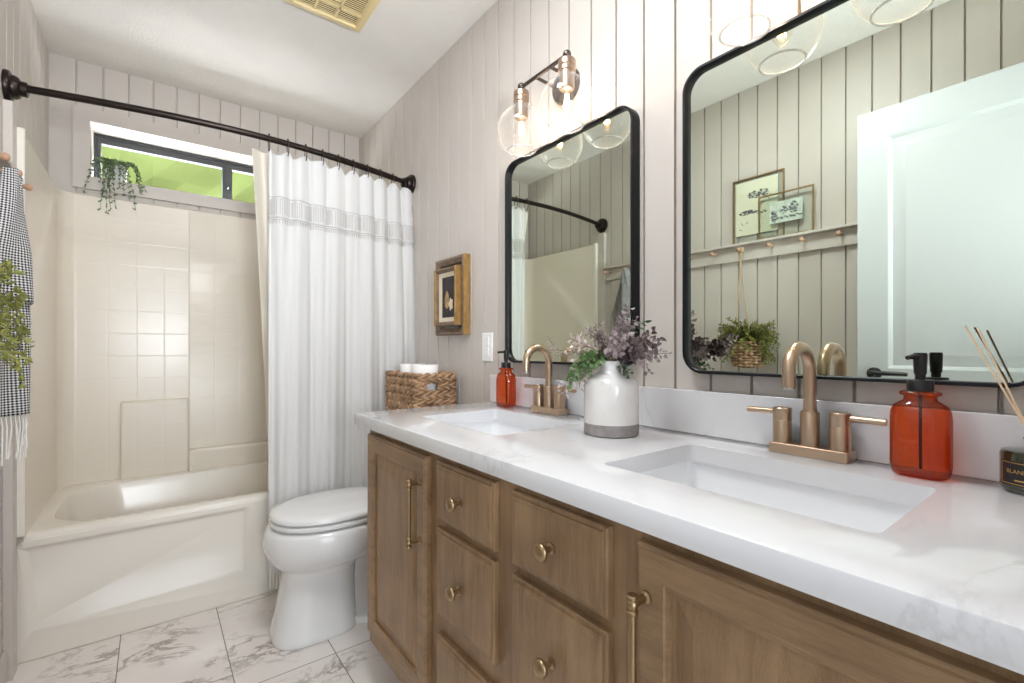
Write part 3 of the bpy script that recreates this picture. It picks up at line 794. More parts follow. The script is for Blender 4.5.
def knob(par, y, z):
    mb = MB(); mb.lathe((DXF, y, z), [(.0100, 0), (.0100, -.003), (.0055, -.006), (.0055, -.016), (.009, -.019), (.0150, -.0215), (.0160, -.0255), (.0145, -.029), (.009, -.032), (.003, -.033)], 24, 'x')
    mb.build('knob', M['hardware'], par, smooth=40)
def bar_pull(par, y, z0, z1):
    mb = MB(); X = DXF-.030
    for z in (z0+.012, z1-.012):
        mb.lathe((DXF, y, z), [(.009, 0), (.009, -.003), (.0055, -.006), (.0055, -.030)], 16, 'x'); mb.sphere((X, y, z), .0085, 16, 10)
        mb.lathe((X, y, z), [(.0068, -.013), (.0078, -.012), (.0078, -.009), (.0068, -.008)], 16)
        mb.lathe((X, y, z), [(.0068, .008), (.0078, .009), (.0078, .012), (.0068, .013)], 16)
    mb.tube([(X, y, z0), (X, y, z1)], .0056, 16); mb.build('handle', M['hardware'], par, smooth=40)
def drawer(y0, y1, z0, z1):
    y0, y1, z0, z1 = ky(y0), ky(y1), kz(z0), kz(z1)
    mb = MB(); w_ = DXF
    mb.nested((DXF, 0, 0), (0, 1, 0), (0, 0, 1), (-1, 0, 0), y0, y1, z0, z1,
              [(0, -.020), (0, -.008), (.003, -.006), (.008, -.006), (.0085, -.003), (.012, -.0025), (.0165, 0), (.017, 0)])
    d = mb.build('drawer', M['wood_z'], van, smooth=25); knob(d, (y0+y1)/2, (z0+z1)/2); return d
def cab_door(y0, y1, z0, z1, hy):
    y0, y1, z0, z1, hy = ky(y0), ky(y1), kz(z0), kz(z1), ky(hy)
    # stiles and rails with an ogee, then a bevelled raised panel
    mb = MB(); st = .052
    mb.nested((DXF, 0, 0), (0, 1, 0), (0, 0, 1), (-1, 0, 0), y0, y1, z0, z1,
              [(0, -.020), (0, -.005), (.002, -.003), (.005, -.003), (.007, 0), (st-.007, 0), (st-.005, -.003), (st, -.004), (st, -.010)], False)
    d = mb.build('cabinet_door', M['wood_y'], van, smooth=25)
    mb = MB(); mb.nested((DXF, 0, 0), (0, 1, 0), (0, 0, 1), (-1, 0, 0), y0, y1, z0, z1, [(st-.001, -.018), (st-.001, -.010), (st+.008, -.010), (st+.036, -.0025), (st+.038, -.0025)])
    mb.build('raised_panel', M['wood_z'], d, smooth=12)
    bar_pull(d, hy, kz(.550), kz(.728)); return d
cab_door(1.112, 1.532, .135, .790, 1.142)
for z0, z1 in ((.643, .790), (.404, .622), (.135, .352)):
    drawer(.807, 1.060, z0, z1); drawer(.496, .746, z0, z1)
cab_door(-.020, .437, .135, .790, .4185)

# ------------------------------------------------------------------ counter, backsplash, sinks
CT = .863
SR = (.653, .940, .168, .581); SL = (.660, .947, .915, 1.328)
ct = MB().box(.5205, Xr-.001, Yf+.002, 1.525, .8275, CT).build('countertop', M['quartz'])
bv = ct.modifiers.new('b', 'BEVEL'); bv.width = .0025; bv.segments = 2
cut = []
for a in (SR, SL):
    c = MB(); c.loft([R(a[0], a[1], a[2], a[3], .014, .80), R(a[0], a[1], a[2], a[3], .014, .90)]); cut.append(c.build('cutter', M['quartz']))
boolean_cut(ct, cut)
tag(ct, 'long white quartz countertop with grey veins on the wooden vanity', 'countertop')
tag(MB().box(1.060, Xr-.0005, Yf+.002, 1.525, CT+.0005, .970).build('backsplash', M['quartz'], bevel=.0015), 'low white quartz backsplash strip along the plank wall', 'backsplash')
for a, lab in ((SR, 'wide white rectangular undermount sink nearest the camera'), (SL, 'white rectangular undermount sink at the toilet end of the counter')):
    t = thing('sink', lab, 'sink', ((a[0]+a[1])/2, (a[2]+a[3])/2, .68), 'undermount sinks')
    mb = MB(); e = .008; x0, x1, y0, y1 = a[0]-e, a[1]+e, a[2]-e, a[3]+e
    rg = [R(x0-.012, x1+.012, y0-.012, y1+.012, .03, .815), R(x0-.012, x1+.012, y0-.012, y1+.012, .03, .827), R(x0, x1, y0, y1, .022, .827), R(x0, x1, y0, y1, .022, .818),
          R(x0+.004, x1-.004, y0+.004, y1-.004, .026, .740), R(x0+.012, x1-.012, y0+.012, y1-.012, .032, .716), R(x0+.034, x1-.034, y0+.034, y1-.034, .03, .706), R(x0+.09, x1-.09, y0+.15, y1-.15, .03, .702)]
    mb.loft(rg, True, False, True); mb.build('basin', M['sink_white'], t, smooth=45)
    cx, cy = (a[0]+a[1])/2, (a[2]+a[3])/2
    mb = MB(); mb.lathe((cx, cy, .702), [(.022, 0), (.022, .003), (.018, .004), (.016, .002), (.012, .002), (.010, .006), (.002, .007)], 24); mb.build('drain', M['drain'], t, smooth=40)

# faucets
def faucet(cy):
    X = 1.026
    t = thing('faucet', 'champagne bronze gooseneck faucet with two lever handles by the near sink', 'faucet', (X, cy, CT), 'two handle centerset faucets')
    mb = MB(); mb.loft([R(X-.022, X+.024, cy-.070, cy+.070, .006, z) for z in (CT+.0005, CT+.019)] + [R(X-.021, X+.023, cy-.069, cy+.069, .006, CT+.020)])
    mb.build('base_plate', M['champagne'], t, smooth=40)
    mb = MB(); mb.lathe((X, cy, CT+.019), [(.0170, 0), (.0170, .066), (.0160, .068), (.0128, .069), (.0128, .072)], 32)
    pts = [(X, cy, CT+.085), (X, cy, CT+.161)]; Rr = .048; zc = CT+.165
    for k in range(1, 19):
        a = PI*k/18; pts.append((X-Rr+Rr*math.cos(a), cy, zc+Rr*math.sin(a)))
    pts.append((X-2*Rr, cy, zc-.025))
    mb.tube(pts, .0116, 24); mb.build('spout', M['champagne'], t, smooth=40)
    mb = MB(); mb.lathe((X-2*Rr, cy, zc-.025), [(.0105, .0), (.0105, -.004), (.008, -.0045)], 20); mb.build('aerator', M['chrome'], t, smooth=40)
    for sg in (1, -1):
        y = cy+sg*.051
        mb = MB(); mb.lathe((X, y, CT+.019), [(.0175, 0), (.0175, .044), (.0170, .045), (.0170, .0465), (.0175, .0475), (.0175, .070), (.0162, .0715)], 32)
        hb_ = mb.build('valve_hub', M['champagne'], t, smooth=40)
        mb = MB(); z = CT+.081
        mb.tube([(X, y+sg*.010, z), (X, y+sg*.070, z-.001)], .0062, 16); mb.build('lever', M['champagne'], hb_, smooth=40)
    return t
f1 = faucet(.374)
dup(f1, (1.026, 1.140, CT), 'champagne bronze gooseneck faucet with two levers beside the white vase')

# soap bottles
def bottle():
    c = (1.006, .203); t = thing('soap_dispenser', 'large amber glass pump bottle beside the near sink', 'soap dispenser', (c[0], c[1], CT), 'amber pump bottles')
    def sec(w_, d_, z, r): return rrect(c[0], c[1], d_, w_, min(r, d_/2-.0005), z, 8)
    mb = MB(); z = CT+.0005
    P = [(.058, .036, z, .015), (.072, .048, z+.003, .021), (.077, .053, z+.012, .024), (.079, .056, z+.022, .026), (.079, .056, z+.096, .026), (.077, .053, z+.107, .025),
         (.070, .048, z+.116, .022), (.054, .040, z+.122, .018), (.044, .036, z+.125, .0175), (.042, .036, z+.132, .0175), (.053, .047, z+.134, .023), (.055, .049, z+.136, .024), (.053, .047, z+.139, .023), (.042, .036, z+.141, .0175)]
    mb.loft([sec(*p) for p in P]); mb.build('glass_body', M['amber'], t, smooth=60)
    mb = MB(); mb.lathe((c[0], c[1], CT+.141), [(.020, 0), (.0175, .001), (.0175, .017), (.0165, .0185), (.007, .019), (.007, .030)], 28)
    mb.lathe((c[0], c[1], CT+.168), [(.0075, 0), (.0085, .002), (.0095, .032), (.0085, .036), (.003, .0365)], 24)
    mb.tube([(c[0], c[1], CT+.197), (c[0]-.016, c[1]+.006, CT+.198), (c[0]-.030, c[1]+.010, CT+.196)], [.005, .0045, .0035], 12)
    mb.tube([(c[0], c[1], CT+.135), (c[0]+.002, c[1], CT+.012)], .0024, 10)
    mb.build('pump', M['black_plastic'], t, smooth=40)
    return t
b1 = bottle()
dup(b1, (1.010, 1.352, CT), 'amber glass pump bottle at the toilet end of the counter, left of the far faucet')

# ------------------------------------------------------------------ vase and its eucalyptus stems
VC = (.899, .769)
vz = thing('vase', 'squat white glazed vase with a raw grey concrete base', 'vase', (VC[0], VC[1], CT))
mb = MB(); mb.lathe((VC[0], VC[1], CT+.0005), [(.063, 0), (.0665, .003), (.0665, .030)], 48, cap1=False); mb.build('concrete_band', M['concrete'], vz, smooth=40)
mb = MB(); z = .0295
mb.lathe((VC[0], VC[1], CT), [(.0665, z), (.0668, .10), (.0662, .120), (.064, .130), (.057, .138), (.045, .145), (.033, .150), (.0275, .156), (.026, .166), (.0275, .177), (.0285, .180), (.0265, .180), (.0240, .168), (.025, .155), (.040, .142), (.058, .12), (.062, .04), (.02, .034)], 48, cap0=False)
mb.build('glazed_body', M['vase'], vz, smooth=50)

Rt = Vector((.793, -.609, 0)); Fw = Vector((.609, .793, 0)); Up = Vector((0, 0, 1)); NK = Vector((VC[0], VC[1], CT+.172))
PX = .00246
def eu_stem(label, tip, arch, seed, lm, kind, leafs=16, size=.020, depth=0.0, side=0):
    """tip in pixels right/up of the neck; arch bends the stem upwards first"""
    rnd = random.Random(seed)
    end = NK+Rt*tip[0]*PX+Up*tip[1]*PX+Fw*depth; mid = NK+Rt*tip[0]*PX*.42+Up*(tip[1]*PX*.5+arch)+Fw*depth*.4
    start = NK-Up*.06
    t = thing('eucalyptus_stem', label, 'foliage stem', tuple(NK), 'stems in the white vase')
    P = []
    for k in range(15):
        u = k/14
        if u < .25: p = start.lerp(NK+Rt*tip[0]*PX*.05, u/.25)
        else:
            v = (u-.25)/.75; a = NK+Rt*tip[0]*PX*.05; p = a*(1-v)**2+mid*2*v*(1-v)+end*v**2
        p = Vector(p); p.x = min(p.x, 1.040); P.append(p)
    ms = MB(); ml = MB(); ms.tube([tuple(p) for p in P], [.0014-.0009*k/14 for k in range(15)], 5)
    def dress(Q, n, size):
        for i in range(n):
            u = (i+.6)/n*(len(Q)-1); k = min(int(u), len(Q)-2); p = Q[k].lerp(Q[k+1], u-k); d = (Q[k+1]-Q[k]).normalized()
            for q in range(2):
                ang = i*2.4+q*PI+rnd.uniform(-.5, .5)
                s1 = d.cross(Vector((.3, .2, .9))).normalized(); s2 = d.cross(s1)
                dd = (s1*math.cos(ang)+s2*math.sin(ang)+d*.5+rv(rnd, .15)).normalized()
                sz = size*rnd.uniform(.7, 1.15)*(1-.35*i/n)
                pp = p+dd*.003
                if pp.x+dd.x*sz > 1.055: dd.x = -abs(dd.x)
                if kind == 'round': leaf(ml, pp, dd, rv(rnd), sz, sz*.85)
                elif kind == 'long': leaf(ml, pp, dd, rv(rnd), sz*1.15, sz*.45)
                else: leaf(ml, pp, dd, rv(rnd), sz*.75, sz*.34)
    dress(P[5:], leafs, size)
    for j in range(side):
        k = rnd.randint(6, 12); q = P[k]; d = (P[k+1]-P[k]).normalized(); dd = (d+rv(rnd, .8)).normalized(); Q = [q]
        for _ in range(4):
            dd = (dd+rv(rnd, .2)).normalized(); nq = Q[-1]+dd*.013; nq.x = min(nq.x, 1.035); Q.append(nq)
        ms.tube([tuple(x) for x in Q], .0006, 4); dress(Q, 5, size*.85)
    ms.build('twig', M['twig'], t, smooth=60); ml.build('leaves', M[lm], t, recalc=False)
eu_stem('tallest dusty purple stem rising over the middle of the vase', (12, 44), .02, 1, 'leaf_purple', 'round', 14, .025, 0.0, 4)
eu_stem('slim dark green sprig rising alone at the upper right', (36, 44), .02, 2, 'leaf_dark', 'long', 9, .028, .02, 0)
eu_stem('plum leafed stem leaning right at mid height', (36, 20), .03, 3, 'leaf_plum', 'round', 13, .024, -.02, 4)
eu_stem('purple stem reaching right and drooping lowest', (42, 4), .05, 4, 'leaf_purple', 'round', 13, .020, -.04, 3)
eu_stem('dark plum stem close to the neck on its right side', (16, 12), .03, 5, 'leaf_plum', 'round', 12, .027, -.09, 4)
eu_stem('feathery mauve stem leaning a little left above the neck', (-14, 30), .02, 6, 'leaf_purple', 'tiny', 22, .020, .0, 8)
eu_stem('bushy pale pink bud sprig leaning left', (-36, 18), .03, 7, 'bud', 'long', 18, .020, .01, 6)
eu_stem('bright green leafy stem arching left over the faucet', (-46, -14), .05, 8, 'leaf_green', 'round', 15, .022, -.01, 5)
eu_stem('pinkish budded stem drooping furthest down left', (-47, -30), .07, 9, 'bud', 'long', 20, .019, .0, 7)
eu_stem('thin wispy stem pointing far left above the faucet spout', (-66, 14), .02, 10, 'leaf_purple', 'tiny', 13, .015, .02, 3)
eu_stem('green stem with small leaves low on the left', (-30, 2), .03, 11, 'leaf_green', 'round', 13, .022, -.03, 4)
eu_stem('short dark green stem hanging over the vase front', (14, -10), .02, 12, 'leaf_dark', 'round', 8, .016, -.05, 1)
eu_stem('mauve stem leaning toward the sink in front', (0, 22), .02, 13, 'leaf_purple', 'round', 14, .023, -.115, 5)

# ------------------------------------------------------------------ reed diffuser
DC = (1.024, .076)
dfz = thing('reed_diffuser', 'short dark green glass diffuser jar with a black and gold label', 'reed diffuser', (DC[0], DC[1], CT))
mb = MB(); mb.lathe((DC[0], DC[1], CT+.0005), [(.034, 0), (.037, .002), (.038, .006), (.038, .056), (.036, .060), (.030, .062), (.0115, .063), (.0105, .066), (.0105, .076), (.0135, .077), (.0135, .080), (.009, .080), (.008, .06)], 40)
mb.build('glass_jar', M['green_glass'], dfz, smooth=45)
def patch(mb, r, a0, a1, z0, z1, n=14):
    vs = []
    for i in range(n+1):
        a = a0+(a1-a0)*i/n
        for z in (z0, z1): vs.append((DC[0]+r*math.cos(a), DC[1]+r*math.sin(a), z))
    mb.add(vs, [(2*i, 2*i+2, 2*i+3, 2*i+1) for i in range(n)])
la0, la1 = math.radians(118), math.radians(218)
mb = MB(); patch(mb, .0383, la0, la1, CT+.012, CT+.047); lb = mb.build('label_panel', M['label_black'], dfz, recalc=False)
mb = MB()
for z in (CT+.014, CT+.0445): patch(mb, .0385, la0+.05, la1-.05, z, z+.0009)
for a in (la0+.05, la1-.07): patch(mb, .0385, a, a+.03, CT+.014, CT+.0445, 2)
patch(mb, .0385, math.radians(150), math.radians(200), CT+.0190, CT+.0210)
mb.build('gold_border', M['label_gold'], lb, recalc=False)
def text_curved(s, ang_mid, z, size, par):
    cu = bpy.data.curves.new('lettering', 'FONT'); cu.body = s; cu.size = size; cu.align_x = 'CENTER'
    o = bpy.data.objects.new('lettering', cu); COL.objects.link(o)
    dg = bpy.context.evaluated_depsgraph_get(); me = bpy.data.meshes.new_from_object(o.evaluated_get(dg)); bpy.data.objects.remove(o)
    w_ = ROOT[par]
    for v in me.vertices:
        a = ang_mid+v.co.x/.0386; zz = z+v.co.y
        v.co = Vector((DC[0]+.0387*math.cos(a), DC[1]+.0387*math.sin(a), zz))-w_
    me.materials.clear(); me.materials.append(M['label_gold'])
    q = bpy.data.objects.new('lettering', me); COL.objects.link(q); q.parent = par; ROOT[q] = w_
text_curved('BLANNT', math.radians(158), CT+.0300, .0082, lb)
rnd = random.Random(4)
reeds = [((965, 326), 'leftmost pale reed stick leaning furthest left in the diffuser'), ((978, 329), 'middle pale reed stick leaning left in the diffuser'), ((1060, 330), 'pale reed stick leaning right in the diffuser'), ((1100, 345), 'rightmost reed stick in the diffuser')]
th_ = math.radians(37.49)
def unproj(px, py, X):
    u = (px-512)/468; v = -(py-348)/468; d = Vector((math.sin(th_)+math.cos(th_)*u, math.cos(th_)-math.sin(th_)*u, v)); return Vector((0, 0, H))+d*(X/d.x)
for k, ((px, py), lab) in enumerate(reeds):
    tip = unproj(px, py, 1.02 if k < 2 else .99)
    a = Vector((DC[0]+(.004 if k % 2 else -.002), DC[1]-.003*(k-1.5), CT+.012)); nk = Vector((DC[0], DC[1]+(.004 if k < 2 else -.004), CT+.079))
    d = (tip-nk).normalized(); a = nk-d*.055
    o = MB().tube([tuple(a), tuple(nk), tuple(tip)], .0014, 8).build('reed_stick', M['reed'], smooth=50)
    tag(o, lab, 'reed stick', 'reeds in the diffuser')

# ------------------------------------------------------------------ mirrors
def mirror(y0, y1, z0, z1, label):
    t = thing('wall_mirror', label, 'mirror', (1.07, (y0+y1)/2, z0), 'black framed vanity mirrors')
    cy, cz, w_, h_ = (y0+y1)/2, (z0+z1)/2, y1-y0, z1-z0
    def rr(ins, x): return rrect(cy, cz, w_-2*ins, h_-2*ins, .052-ins, None, 10, 'yz', x)
    mb = MB(); mb.loft([rr(0, Xr-.001), rr(0, 1.047), rr(.001, 1.0455), rr(.0062, 1.0455), rr(.0072, 1.047), rr(.0072, 1.066)], True, False, False)
    mb.build('mirror_frame', M['black_metal'], t, smooth=35)
    mb = MB(); mb.loft([rr(.0065, 1.060), rr(.0065, 1.066)], True, True, True); mb.build('mirror_glass', M['mirror'], t)
    mb = MB(); mb.loft([rr(.004, 1.0665), rr(.004, Xr-.002)], True, True, True); mb.build('backing', M['black_plastic'], t)
    return t
mirror(.820, 1.408, 1.022, 1.760, 'smaller looking black framed rounded mirror between the picture and the vase')
mirror(.060, .667, 1.013, 1.757, 'large looking black framed rounded mirror nearest the camera, showing the white door')

# ------------------------------------------------------------------ wall sconces
def fixture(cy):
    X = .972; zb = 1.942; zg = 1.797; rg_ = .081
    t = thing('vanity_light', 'two globe wall light over the mirror with the white vase in front', 'wall light', (Xr, cy, zb), 'two globe vanity lights')
    mb = MB(); mb.lathe((Xr, cy, zb-.01), [(.058, -.0005), (.058, -.012), (.053, -.020), (.02, -.023), (.012, -.026)], 36, 'x'); mb.build('wall_plate', M['gunmetal'], t, smooth=40)
    mb = MB(); mb.tube([(X, cy-.108, zb), (X, cy+.108, zb)], .0062, 14)
    for dy in (-.035, .035): mb.tube([(Xr-.018, cy+dy, zb-.004), (X, cy+dy, zb)], .0055, 12)
    mb.build('crossbar', M['gunmetal'], t, smooth=40)
    for dy in (-.108, .108):
        y = cy+dy
        mb = MB(); mb.sphere((X, y, zb+.002), .0125, 18, 12); mb.build('finial', M['gunmetal'], t, smooth=60)
        mb = MB(); mb.lathe((X, y, zb), [(.010, -.008), (.022, -.014), (.026, -.018), (.026, -.034), (.024, -.036), (.026, -.038), (.026, -.050), (.0225, -.053), (.0225, -.100), (.019, -.104), (.015, -.104)], 32)
        mb.build('socket', M['socket'], t, smooth=35)
        a0 = math.asin(.030/rg_); a1 = PI-math.asin(.047/rg_)
        prof = [(rg_*math.sin(a0+(a1-a0)*k/26), rg_*math.cos(a0+(a1-a0)*k/26)) for k in range(27)]
        prof = [(.0275, prof[0][1]+.010)]+prof
        inner = [(r-.0022, h) for r, h in prof][::-1]
        mb = MB(); mb.lathe((X, y, zg), prof+inner, 48, cap0=False, cap1=False); mb.build('glass_globe', M['globe'], t, smooth=60)
        # thicker rolled rim at the open bottom
        rb, zb_ = prof[-1]
        mb = MB(); mb.tube([(X+rb*math.cos(2*PI*i/40), y+rb*math.sin(2*PI*i/40), zg+zb_) for i in range(40)], .0026, 8, closed=True); mb.build('globe_rim', M['rim_glass'], t, smooth=60)
        bz = zb-.104
        mb = MB(); mb.lathe((X, y, bz), [(.012, 0), (.013, -.008), (.020, -.022), (.022, -.036), (.020, -.050), (.012, -.060), (.002, -.063)], 24, cap0=False); bl = mb.build('bulb', M['bulb_glass'], t, smooth=60)
        mb = MB()
        for k in range(5):
            a = 2*PI*k/5; mb.tube([(X+.004*math.cos(a), y+.004*math.sin(a), bz-.012), (X+.0075*math.cos(a), y+.0075*math.sin(a), bz-.046)], .0014, 6)
        mb.build('filament', M['filament'], bl)
        l = lamp('bulb_light', 'POINT', (0, 0, 0), 1.15, (1, .89, .78), radius=.008); l.parent = t; l.location = Vector((X, y, bz-.030))-ROOT[t]; ROOT[l] = ROOT[t]
    return t
fx = fixture(1.108)
dup(fx, (Xr, .368, 1.942), 'two globe wall light over the mirror nearest the camera, cut off by the top edge')

# ------------------------------------------------------------------ small picture, switch
pc = thing('framed_picture', 'small still life painting in a deep stepped gold and brown frame', 'picture', (Xr, 1.81, 1.14))
def rect_ring(prof, y0, y1, z0, z1, m, name, fill=False):
    mb = MB(); mb.nested((Xr, 0, 0), (0, 1, 0), (0, 0, 1), (-1, 0, 0), y0, y1, z0, z1, prof, fill); return mb.build(name, m, pc, smooth=25)
rect_ring([(0, .001), (0, .030), (.004, .034), (.012, .036), (.016, .032), (.030, .026), (.030, .001)], 1.700, 1.950, 1.133, 1.478, M['frame_brown'], 'outer_frame')
for y0, y1 in ((1.6995, 1.7025), (1.9475, 1.9505)): MB().box(Xr-.034, Xr-.001, y0, y1, 1.134, 1.477).build('gilded_edge', M['gold'], pc)
rect_ring([(0, .020), (0, .052), (.003, .058), (.008, .060), (.011, .056), (.016, .052), (.020, .046), (.020, .030)], 1.722, 1.914, 1.172, 1.430, M['frame_brown'], 'inner_frame')
for (ya0, ya1), (yb0, yb1) in (((1.7205, 1.7225), (1.723, 1.734)), ((1.9135, 1.9155), (1.902, 1.913))):
    MB().box(Xr-.057, Xr-.022, ya0, ya1, 1.174, 1.428).build('gilded_side', M['gold'], pc)
    MB().box(Xr-.0625, Xr-.052, yb0, yb1, 1.174, 1.428).build('gilded_band', M['gold'], pc, bevel=.0015)
rect_ring([(0, .020), (0, .046), (.020, .041), (.020, .020)], 1.741, 1.895, 1.191, 1.411, M['linen'], 'linen_liner')
cv = MB().box(Xr-.040, Xr-.02, 1.760, 1.876, 1.210, 1.392).build('canvas', M['canvas_dark'], pc)
mb = MB(); x = Xr-.0403
def blob(mb, pts, x): mb.add([(x, y, z) for y, z in pts], [tuple(range(len(pts)))])
blob(mb, [(1.832+(.019-.006*math.sin(a))*math.cos(a), 1.290+.040*math.sin(a)+.0*a) for a in [2*PI*i/24 for i in range(24)]], x)
mb.build('pear_shape', M['pear'], cv, recalc=False)
mb = MB(); blob(mb, [(1.797+(.017+.003*math.cos(5*a))*math.cos(a), 1.268+(.026+.004*math.cos(5*a))*math.sin(a)) for a in [2*PI*i/30 for i in range(30)]], x-.0004)
mb.build('blossom_shape', M['flower_paint'], cv, recalc=False)

sw = thing('light_switch', 'white rocker wall switch plate beside the smaller mirror', 'switch', (Xr, 1.569, 1.079))
mb = MB(); mb.nested((Xr, 0, 0), (0, 1, 0), (0, 0, 1), (-1, 0, 0), 1.533, 1.605, 1.021, 1.137, [(0, 0), (0, .003), (.003, .006)]); mb.build('plate', M['switch'], sw, smooth=25)
mb = MB()
for za in (1.040, 1.082): mb.box(Xr-.009, Xr-.005, 1.553, 1.585, za, za+.038)
mb.build('rocker', M['switch'], sw, bevel=.001)

# ------------------------------------------------------------------ toilet
tt = thing('toilet', 'white two piece toilet with closed lid between tub and vanity', 'toilet', (.70, 1.900, 0))
TC = 1.900
def oval(xf, xb, hw, z, n=48, sq=2.35, yc=TC):
    """egg: blunt back, rounded front at low x"""
    xf -= .010; cx = xf+(xb-xf)*.52; pts = []
    for i in range(n):
        a = 2*PI*i/n; ca, sa = math.cos(a), math.sin(a)
        e = 2/sq; sx = math.copysign(abs(ca)**e, ca); sy = math.copysign(abs(sa)**e, sa)
        X = cx+(xb-cx)*sx if ca > 0 else cx+(cx-xf)*sx
        pts.append((X, yc+hw*sy, z))
    return pts
mb = MB()
rg = [oval(.352, .645, .122, .002, sq=3.0), oval(.350, .645, .124, .012, sq=3.0), oval(.358, .642, .118, .03, sq=3.0), oval(.372, .640, .110, .10, sq=2.9), oval(.386, .640, .104, .18, sq=2.8), oval(.394, .645, .104, .235, sq=2.7),
      oval(.388, .66, .112, .255, sq=2.5), oval(.366, .70, .142, .274, sq=2.35), oval(.345, .76, .170, .298, sq=2.25), oval(.332, .80, .186, .330, sq=2.2), oval(.330, .815, .190, .365, sq=2.2), oval(.336, .82, .189, .395, sq=2.2), oval(.346, .815, .182, .410, sq=2.2), oval(.36, .81, .172, .414, sq=2.2)]
mb.loft(rg); mb.build('bowl', M['porcelain'], tt, smooth=60)
mb = MB(); rg = [oval(.60, 1.02, .062, .002, sq=3), oval(.60, 1.02, .064, .05, sq=3), oval(.60, 1.03, .060, .08, sq=3), oval(.60, 1.03, .064, .20, sq=3), oval(.60, 1.05, .09, .32, sq=3), oval(.62, 1.05, .13, .405, sq=3.5)]
mb.loft(rg); mb.build('trapway', M['porcelain'], tt, smooth=60)
mb = MB(); mb.loft([oval(.62, .98, .115, .002, sq=4), oval(.62, .98, .115, .022, sq=4), oval(.62, .975, .108, .027, sq=4)]); mb.build('foot', M['porcelain'], tt, smooth=50)
mb = MB(); mb.loft([oval(.41, .77, .13, .412), oval(.41, .77, .13, .4215), oval(.352, .80, .178, .4215), oval(.349, .80, .181, .424), oval(.349, .80, .181, .434), oval(.353, .80, .177, .4375)]); mb.build('seat', M['porcelain'], tt, smooth=50)
mb = MB(); mb.loft([oval(.41, .78, .13, .437), oval(.41, .78, .13, .4445), oval(.353, .81, .178, .4445), oval(.350, .81, .181, .447), oval(.350, .81, .181, .456), oval(.358, .80, .174, .464), oval(.39, .78, .15, .470), oval(.50, .74, .05, .4715)]); mb.build('lid', M['porcelain'], tt, smooth=50)
mb = MB(); mb.box(.856, 1.066, TC-.215, TC+.215, .40, .735); mb.build('tank', M['porcelain'], tt, bevel=.02, seg=4)
mb = MB(); mb.box(.846, 1.072, TC-.225, TC+.225, .737, .768); mb.build('tank_lid', M['porcelain'], tt, bevel=.010, seg=4)
mb = MB(); mb.lathe((.857, TC+.15, .68), [(.012, 0), (.012, -.012)], 16, 'x'); mb.tube([(.847, TC+.15, .68), (.840, TC+.08, .672)], .006, 10); mb.build('flush_lever', M['chrome'], tt, smooth=40)

# basket on the tank
BX0, BX1, BY0, BY1, BZ0, BZ1 = .852, 1.052, 1.752, 2.095, .769, .966
bk = thing('woven_basket', 'rectangular brown braided storage basket holding paper rolls', 'basket', ((BX0+BX1)/2, (BY0+BY1)/2, BZ0))
def perim(ins, n):
    x0, x1, y0, y1 = BX0+ins, BX1-ins, BY0+ins, BY1-ins; r = .02; P = rrect((x0+x1)/2, (y0+y1)/2, x1-x0, y1-y0, r, 0, 6); P.append(P[0]); out = []
    Ls = [0]
    for a, b_ in zip(P, P[1:]): Ls.append(Ls[-1]+math.dist(a, b_))
    for i in range(n):
        t = Ls[-1]*i/n; k = 0
        while Ls[k+1] < t: k += 1
        u = (t-Ls[k])/(Ls[k+1]-Ls[k]) if Ls[k+1] > Ls[k] else 0; out.append(Vector(P[k]).lerp(Vector(P[k+1]), u))
    return out
rows_ = 11; nP = 330; base = perim(.010, nP); cen = Vector(((BX0+BX1)/2, (BY0+BY1)/2, 0)); rnd = random.Random(9)
mb = MB()
for k in range(rows_):
    z = BZ0+.009+k*(BZ1-BZ0-.018)/(rows_-1)
    phk = rnd.uniform(0, 6.28)
    for strand in (0, 1):
        run = []; ph0 = rnd.uniform(0, .8)
        for i in range(nP+1):
            p = base[i % nP]; q = base[(i+1) % nP]; tg = (q-p); nn = Vector((tg.y, -tg.x, 0)).normalized()
            a = (1 if k % 2 else -1)*2*PI*i/nP*13+strand*PI+phk
            off = nn*(.0055*math.sin(a)); zz = z+.0068*math.cos(a)
            hole = (k in (7, 8)) and abs(p.y-BY0-.010) < .012 and abs(p.x-.930) < .025
            if hole:
                if len(run) > 3: mb.tube(run, [.0066+.0020*abs(math.sin(j*.33)) for j in range(len(run))], 6)
                run = []
            else: run.append((p.x+off.x, p.y+off.y, zz))
        if len(run) > 3: mb.tube(run, [.0066+.0020*abs(math.sin(j*.33)) for j in range(len(run))], 6)
mb.build('braided_wall', M['wicker'], bk, smooth=70)
mb = MB(); x0, x1, y0, y1 = BX0+.02, BX1-.02, BY0+.02, BY1-.02
mb.box(x0-.003, x1+.003, y0-.003, y1+.003, BZ0+.001, BZ0+.006); mb.build('basket_floor', M['wicker_dark'], bk)
# rolls: two layers
def roll(x, y, z, lab):
    mb = MB(); mb.lathe((x, y, z), [(.022, 0), (.055, 0), (.0565, .002), (.0565, .111), (.055, .113), (.022, .113)], 40, cap0=False, cap1=False)
    t = thing('toilet_roll', lab, 'toilet roll', (x, y, z), 'paper rolls in the basket'); mb.build('paper', M['paper'], t, smooth=40)
    mb = MB(); mb.lathe((x, y, z), [(.0215, .001), (.0215, .112)], 24, cap0=False, cap1=False); mb.build('core', M['cardboard'], t, smooth=60)
ys = (BY0+.093, BY0+.212)
for k, y in enumerate(ys):
    roll(.938, y, BZ0+.007, ['paper roll glimpsed through the basket, bottom layer near the mirror side', 'paper roll in the bottom layer of the basket nearer the curtain'][k])
    roll(.938, y, BZ0+.1215, ['upper paper roll standing in the basket, nearest the vanity', 'upper paper roll standing in the basket, nearest the curtain'][k])

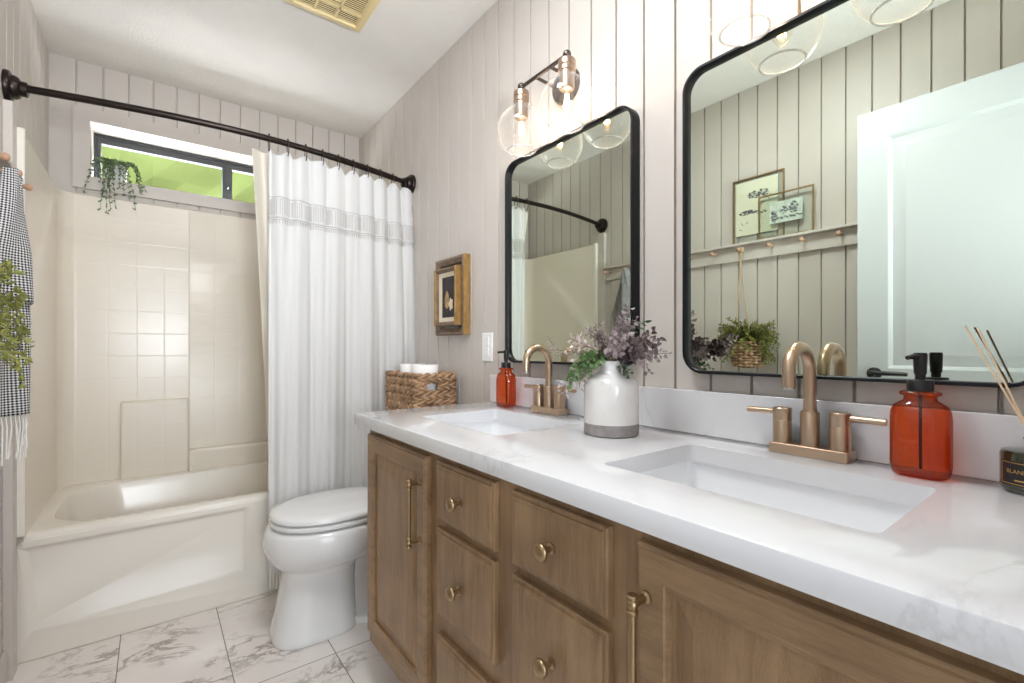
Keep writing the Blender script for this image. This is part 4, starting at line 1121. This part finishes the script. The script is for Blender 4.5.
# ------------------------------------------------------------------ plant on the window sill
PP = (-.150, 3.085)
pt = thing('plant_pot', 'small square white pot on the window sill', 'plant pot', (PP[0], PP[1], WZ0))
mb = MB(); mb.nested((PP[0], PP[1], WZ0+.0005), (1, 0, 0), (0, 1, 0), (0, 0, 1), -.046, .046, -.040, .040, [(.006, 0), (0, .088), (.005, .088), (.007, .075)], True)
mb.nested((PP[0], PP[1], WZ0+.0005), (1, 0, 0), (0, 1, 0), (0, 0, 1), -.046, .046, -.040, .040, [(.006, 0), (.02, 0)], True)
mb.build('pot_body', M['pot'], pt)
tp = thing('trailing_plant', 'small leafed trailing plant hanging over the sill from its white pot', 'plant', (PP[0], PP[1], WZ0+.07))
rnd = random.Random(31); ml, ms = MB(), MB()
ends = [(-.252, 1.815), (-.20, 1.745), (-.175, 1.73), (-.165, 1.745), (-.15, 1.76), (-.19, 1.80), (-.072, 1.765), (-.09, 1.82), (-.045, 1.86), (-.04, 1.85), (-.03, 1.865), (-.11, 1.83), (-.17, 1.86), (-.20, 1.87), (-.13, 1.86), (-.06, 1.90), (-.21, 1.90), (-.15, 1.90)]
for ex, ez in ends:
    sx = PP[0]+(ex-PP[0])*.4; P = []
    a = Vector((sx, 3.07, WZ0+.085)); m1 = Vector(((sx+ex)/2+rnd.uniform(-.01, .01), 3.0, WZ0+.135)); e1 = Vector((ex, 2.985, ez))
    for k in range(17):
        u = k/16; p = a*(1-u)**2+m1*2*u*(1-u)+e1*u**2; p.y = min(p.y, 2.986 if p.z < 1.84 else 3.012 if p.z < 1.925 else 3.10); p = p+Vector((.004*math.sin(9*u+ex*90), 0, 0)); P.append(p)
        for q in range(3):
            leaf(ml, p, (rv(rnd)+Vector((0, -.3, -.2))).normalized(), rv(rnd), rnd.uniform(.009, .015), .0075)
    ms.tube([tuple(p) for p in P], .0008, 4)
for i in range(90):
    p = Vector((PP[0]+rnd.uniform(-.045, .045), PP[1]+rnd.uniform(-.04, .035), WZ0+.086+rnd.uniform(0, .022)))
    leaf(ml, p, (rv(rnd)+Vector((0, 0, .4))).normalized(), rv(rnd), rnd.uniform(.010, .016), .008)
ml.build('leaves', M['trail'], tp, recalc=False); ms.build('stems', M['leaf_green'], tp)
